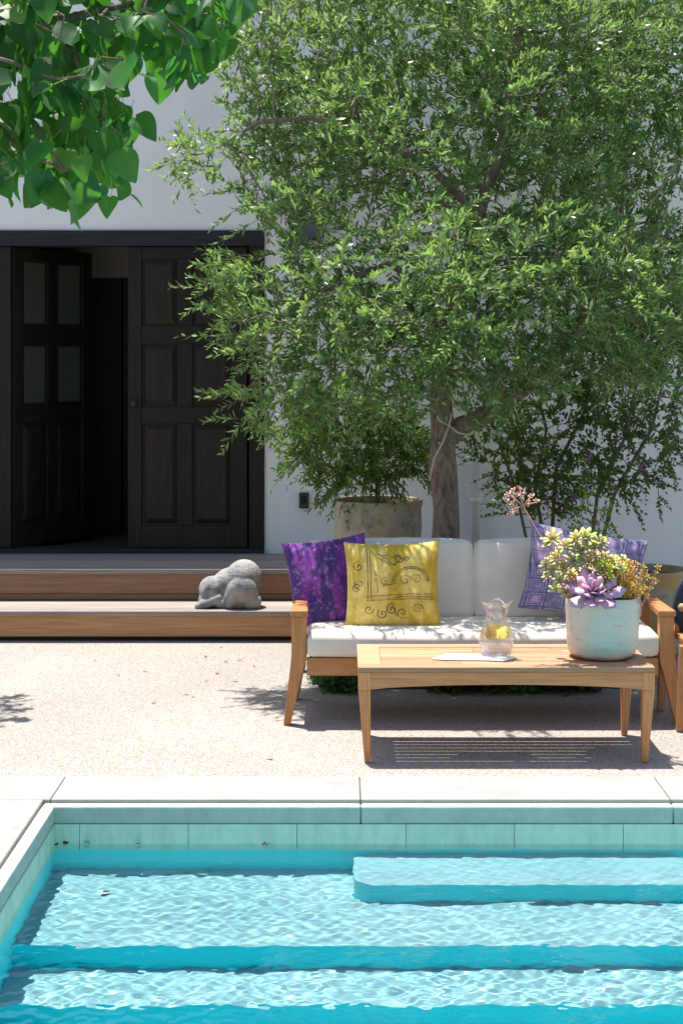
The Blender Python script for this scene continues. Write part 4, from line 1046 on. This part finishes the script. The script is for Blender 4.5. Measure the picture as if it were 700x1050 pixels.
# ------------------------------------------------------------------ potted olive sapling
base = np.array((u1x, 9.75, u1h*.93)); t = thing('olive_sapling', 'small bushy olive growing in the ochre stone urn', 'tree', tuple(base))
at2 = ell_points([E(370, 455, 9.65, .42, .32, .28), E(325, 440, 9.5, .22, .25, .3), E(410, 470, 9.6, .22, .25, .18), E(352, 495, 9.45, .13, .18, .10)], 800)
nd, pr = grow(at2, path([tuple(base), (u1x+.0, 9.74, base[2]+.22)], .06), [-1, 0, 1, 2, 3][:len(path([tuple(base), (u1x+.0, 9.74, base[2]+.22)], .06))], .07, .5, .09, 40)
rd, ct, kd = radii(pr, .003, .42, .03); v, s_, i_ = branch_mesh(nd, pr, rd, 0, 6); link('trunk', fast_mesh(v-base, s_, i_), M['bark'], t, smooth=True)
ix = np.where(ct <= 6)[0]; ix = ix[pr[ix] >= 0]; dd = norm(nd[ix]-nd[pr[ix]]); o_ = np.repeat(nd[ix], 3, 0); d_ = np.repeat(dd, 3, 0)+rng.normal(0, .6, (len(o_), 3))
lf, stm = sprays(o_, d_, .20, 9, .054, .0175, LANCE, .85, .25, .05); link('crown', fast_mesh(lf[0]-base, lf[1], lf[2]), M['pot_olive_leaf'], t); link('twigs', fast_mesh(stm[0]-base, stm[1], stm[2]), M['twig'], t)

# ------------------------------------------------------------------ flowering shrub with arching stems
sb = np.array((1.55, 9.9, 0.0)); t = thing('flowering_shrub', 'tall open shrub with bare arching stems and purple flowers beside the olive', 'shrub', tuple(sb))
starts = [np.array((1.35, 9.85, -.02))]; pr0 = [-1]
def sp(pts):
    p = path(pts, .09); k = len(starts); starts.extend(p); pr0.extend([0]+list(range(k, k+len(p)-1)))
sp([(1.15, 9.9, 0), Q(556, 545, 9.85), Q(548, 500, 9.8), Q(560, 440, 9.8), Q(545, 380, 9.8)])
sp([(1.22, 9.95, 0), Q(566, 545, 9.9), Q(570, 480, 9.9), Q(600, 420, 9.9), Q(610, 350, 9.9)])
sp([(1.52, 9.8, 0), Q(606, 560, 9.75), Q(612, 510, 9.75), Q(640, 450, 9.7), Q(655, 380, 9.7)])
sp([(1.6, 9.8, 0), Q(616, 560, 9.75), Q(630, 505, 9.75), Q(668, 440, 9.75), Q(680, 390, 9.8)])
sp([(1.1, 9.8, 0), Q(540, 555, 9.7), Q(528, 500, 9.7), Q(510, 450, 9.7)])
at3 = ell_points([E(540, 440, 9.75, .42, .3, .42), E(600, 380, 9.8, .45, .35, .35), E(665, 360, 9.8, .32, .35, .45), E(508, 470, 9.7, .15, .2, .15), E(660, 450, 9.7, .28, .25, .42, 1), E(585, 480, 9.7, .45, .3, .32, 1.2), E(545, 500, 9.8, .26, .25, .25, 1), E(685, 300, 9.9, .3, .35, .5, .9)], 1500)
nd, pr = grow(at3, starts, pr0, .07, .5, .10, 45, (0, 0, .05))
rd, ct, kd = radii(pr, .0026, .43, .032); v, s_, i_ = branch_mesh(nd, pr, rd, 0, 6); link('stems', fast_mesh(v-sb, s_, i_), M['shrub_bark'], t, smooth=True)
ix = np.where((ct <= 12))[0]; ix = ix[ix > len(starts)]; ix = np.repeat(ix, 3); dd = norm(nd[ix]-nd[pr[ix]])
lf, stm = sprays(nd[ix], dd+rng.normal(0, .5, dd.shape), .17, 7, .034, .021, OVATE, 1.0, .15, .1); link('foliage', fast_mesh(lf[0]-sb, lf[1], lf[2]), M['shrub_leaf'], t); link('twigs', fast_mesh(stm[0]-sb, stm[1], stm[2]), M['shrub_bark'], t)
fl = []
spots = [(631, 325), (636, 355), (641, 376), (604, 470), (570, 509), (588, 510), (560, 516), (656, 480), (548, 470)]
for x, y in spots:
    for q in range(4):
        c_ = np.array(P(x, y, 9.35))+rng.normal(0, .007, 3); fl.append(rosette(c_, rng.normal(0, 1, 3)+np.array((0, -1, .3)), .018, 6, .6, .7))
    v, s_, i_ = join(fl); fl = []; link('flower', fast_mesh(v-sb, s_, i_), M['bract'], t)
# lime leaved plant
lb = np.array((1.52, 9.25, 0)); t = thing('leafy_plant', 'bright lime green leafy plant behind the violet pillow', 'plant', tuple(lb))
at4 = ell_points([E(612, 545, 9.2, .16, .14, .17), E(600, 515, 9.2, .08, .1, .1)], 110)
st4 = path([tuple(lb), (1.5, 9.2, .6)], .08); nd, pr = grow(at4, st4, list(range(-1, len(st4)-1)), .05, .4, .06, 30); rd, ct, kd = radii(pr, .002, .4, .012)
v, s_, i_ = branch_mesh(nd, pr, rd, 0, 5); link('stem', fast_mesh(v-lb, s_, i_), M['shrub_bark'], t); ix = np.where((ct <= 4))[0]; ix = ix[ix > len(st4)]; dd = norm(nd[ix]-nd[pr[ix]])
lf, stm = sprays(nd[ix], dd+rng.normal(0, .4, dd.shape), .07, 4, .036, .017, OVATE, .9, .1, .3); link('foliage', fast_mesh(lf[0]-lb, lf[1], lf[2]), M['lime_leaf'], t)

# ground cover under and behind the sofa
nG = 4200; gx = rng.uniform(-.10, 1.35, nG); gyv = 8.38+rng.random(nG)**1.5*1.3; keep = fbm(np.stack((gx, gyv), -1), 3, 12, 2) > .42; gx, gyv = gx[keep], gyv[keep]
go = np.stack((gx, gyv, np.full(len(gx), .003)), -1); gd = norm(rng.normal(0, .55, go.shape)+np.array((0, -.15, 1.0)))
lf, stm = sprays(go, gd, .13, 6, .032, .021, OVATE, 1.1, .15, .2); o = link('ground_cover', fast_mesh(*join([lf, stm])), M['cover_leaf']); tag(o, 'low dark green ground cover under and behind the sofa', 'ground cover', kind='stuff')

# ------------------------------------------------------------------ overhanging tree with heart shaped leaves (left foreground)
tbp = np.array((-2.75, 4.6, 0)); t = thing('shade_tree', 'leafy tree with big heart shaped leaves overhanging the upper left corner', 'tree', tuple(tbp))
def inpoly(x, y, poly):
    c = False; j = len(poly)-1
    for i in range(len(poly)):
        xi, yi = poly[i]; xj, yj = poly[j]
        if (yi > y) != (yj > y) and x < (xj-xi)*(y-yi)/(yj-yi)+xi: c = not c
        j = i
    return c
poly = [(-120, -90), (250, -90), (258, 15), (225, 55), (165, 58), (140, 55), (125, 110), (130, 150), (120, 190), (90, 205), (50, 205), (35, 160), (0, 190), (-60, 200), (-120, 150)]
pts = []
while len(pts) < 620:
    x, y = rng.uniform(-120, 260), rng.uniform(-90, 195)
    if inpoly(x, y, poly): pts.append(np.array(P(x, y, rng.uniform(3.75, 4.45))))
pts += [np.array((rng.uniform(-2.4, -1.93), rng.uniform(8.15, 8.8), rng.uniform(2.45, 2.75))) for _ in range(110)]  # unseen leaf cluster, added so its shadow falls on the left patio
at5 = np.array(pts+[np.array((rng.uniform(-2.4, -1.95), rng.uniform(4.3, 5.5), rng.uniform(2.6, 3.4))) for _ in range(120)])
st5 = path([tuple(tbp), (-2.72, 4.6, 1.2), (-2.6, 4.5, 2.2), (-2.3, 4.35, 2.7), (-1.6, 4.15, 2.82)], .1)
pr5 = list(range(-1, len(st5)-1)); ex = path([(-2.6, 4.5, 2.2), (-2.75, 6.0, 2.6), (-2.55, 7.4, 2.7), (-2.35, 8.2, 2.6)], .1)[1:]
k5 = int(np.argmin([np.linalg.norm(q-np.array((-2.6, 4.5, 2.2))) for q in st5]))
for q in ex: pr5.append(k5); st5.append(q); k5 = len(st5)-1
nd, pr = grow(at5, st5, pr5, .06, .5, .07, 60, (0, 0, -.02))
rd, ct, kd = radii(pr, .0024, .5, .10); v, s_, i_ = branch_mesh(nd, pr, rd, 0, 8); link('trunk', fast_mesh(v-tbp, s_, i_), M['shrub_bark'], t, smooth=True)
ix = np.where((ct <= 14))[0]; ix = ix[ix > len(st5)]
def hearts(pos, k, size):
    o_ = np.repeat(pos, k, 0)+rng.normal(0, .022, (len(pos)*k, 3)); n_ = len(o_)
    hd = rng.normal(0, 1, (n_, 3))*np.array((.5, .5, .22))+np.array((.12, -.05, -.75)); hd = norm(hd)
    facing = norm(rng.normal(0, 1, (n_, 3))*np.array((.55, .5, .35))+np.array((0, -.75, .45)))
    wv = np.cross(facing, hd); return o_, hd, wv, size*rng.uniform(.5, 1.22, n_)
o_, hd, wv, L = hearts(nd[ix], 2, .080)
print('heart leaves', len(o_))
k3 = np.arange(len(o_)) % 3
lf = join([leaves((o_+hd*.02)[k3 == q], hd[k3 == q], wv[k3 == q], L[k3 == q], L[k3 == q]*.92, HEARTS[q]) for q in range(3)])
# petioles
pv = []; e0 = norm(np.cross(hd, wv)); 
for q in (np.array(wv)/np.linalg.norm(wv, axis=1)[:, None], e0, -e0): pv.append(o_-hd*.03+q*.0011); pv.append(o_+hd*.03+q*.0009)
V = np.stack(pv, 1).reshape(-1, 3); f = np.array([(0, 2, 3, 1), (2, 4, 5, 3), (4, 0, 1, 5)]).ravel(); I = (f[None, :]+(np.arange(len(o_))*6)[:, None]).ravel()
link('crown', fast_mesh(lf[0]-tbp, lf[1], lf[2]), M['big_leaf'], t, smooth=True); link('leaf_stalks', fast_mesh(V-tbp, np.full(len(o_)*3, 4), I), M['lime_leaf'], t)

# the shade tree's added out-of-frame limb shadows the patio at the left
# fallen leaves on the patio
for k, (x, y) in enumerate([(210, 674), (230, 678), (243, 677), (261, 683), (209, 699), (194, 712), (160, 720), (280, 779), (244, 699), (200, 714), (222, 690), (150, 688), (120, 693), (98, 677), (228, 664)]):
    Y = F*H/(y-HY); p = P(x, y, Y); g_ = leaves(np.array([[0, 0, .003]]), np.array([[1., 0, .05]]), np.array([[0, 1., .15]]), random.uniform(.025, .045), random.uniform(.013, .022), OVATE)
    o = link('fallen_leaf', fast_mesh(*g_), M['dead_leaf'], loc=(p.x, p.y, .001)); o.rotation_euler = (0, 0, random.uniform(0, 6)); tag(o, 'small dry reddish leaf lying on the pebbled patio', 'leaf', 'dry leaves scattered on the patio')
for k, (x, y) in enumerate([(57, 861), (64, 862), (92, 862), (145, 863), (269, 862), (273, 863)]):
    Y = F*(H-WZ)/(y+4-HY); Y = min(Y, PY1-.02); p = P(x, y, Y); g_ = leaves(np.array([[0, 0, .0]]), np.array([[1., 0, .1]]), np.array([[0, 1., .1]]), .030, .02, OVATE)
    o = link('floating_leaf', fast_mesh(*g_), M['float_leaf'], loc=(p.x, p.y, WZ+.006)); o.rotation_euler = (R(20), 0, random.uniform(0, 6)); tag(o, 'dark wet leaf floating against the tiled pool edge', 'leaf', 'dark leaves floating at the pool edge')
g_ = leaves(np.array([[0, 0, .0]]), np.array([[1., 0, .1]]), np.array([[0, 1., .1]]), .05, .04, OVATE)
o = link('sunken_leaf', fast_mesh(*g_), M['dead_leaf'], loc=(-.90, 6.0, -.46)); tag(o, 'orange brown leaf sunk on the pale top pool step', 'leaf')
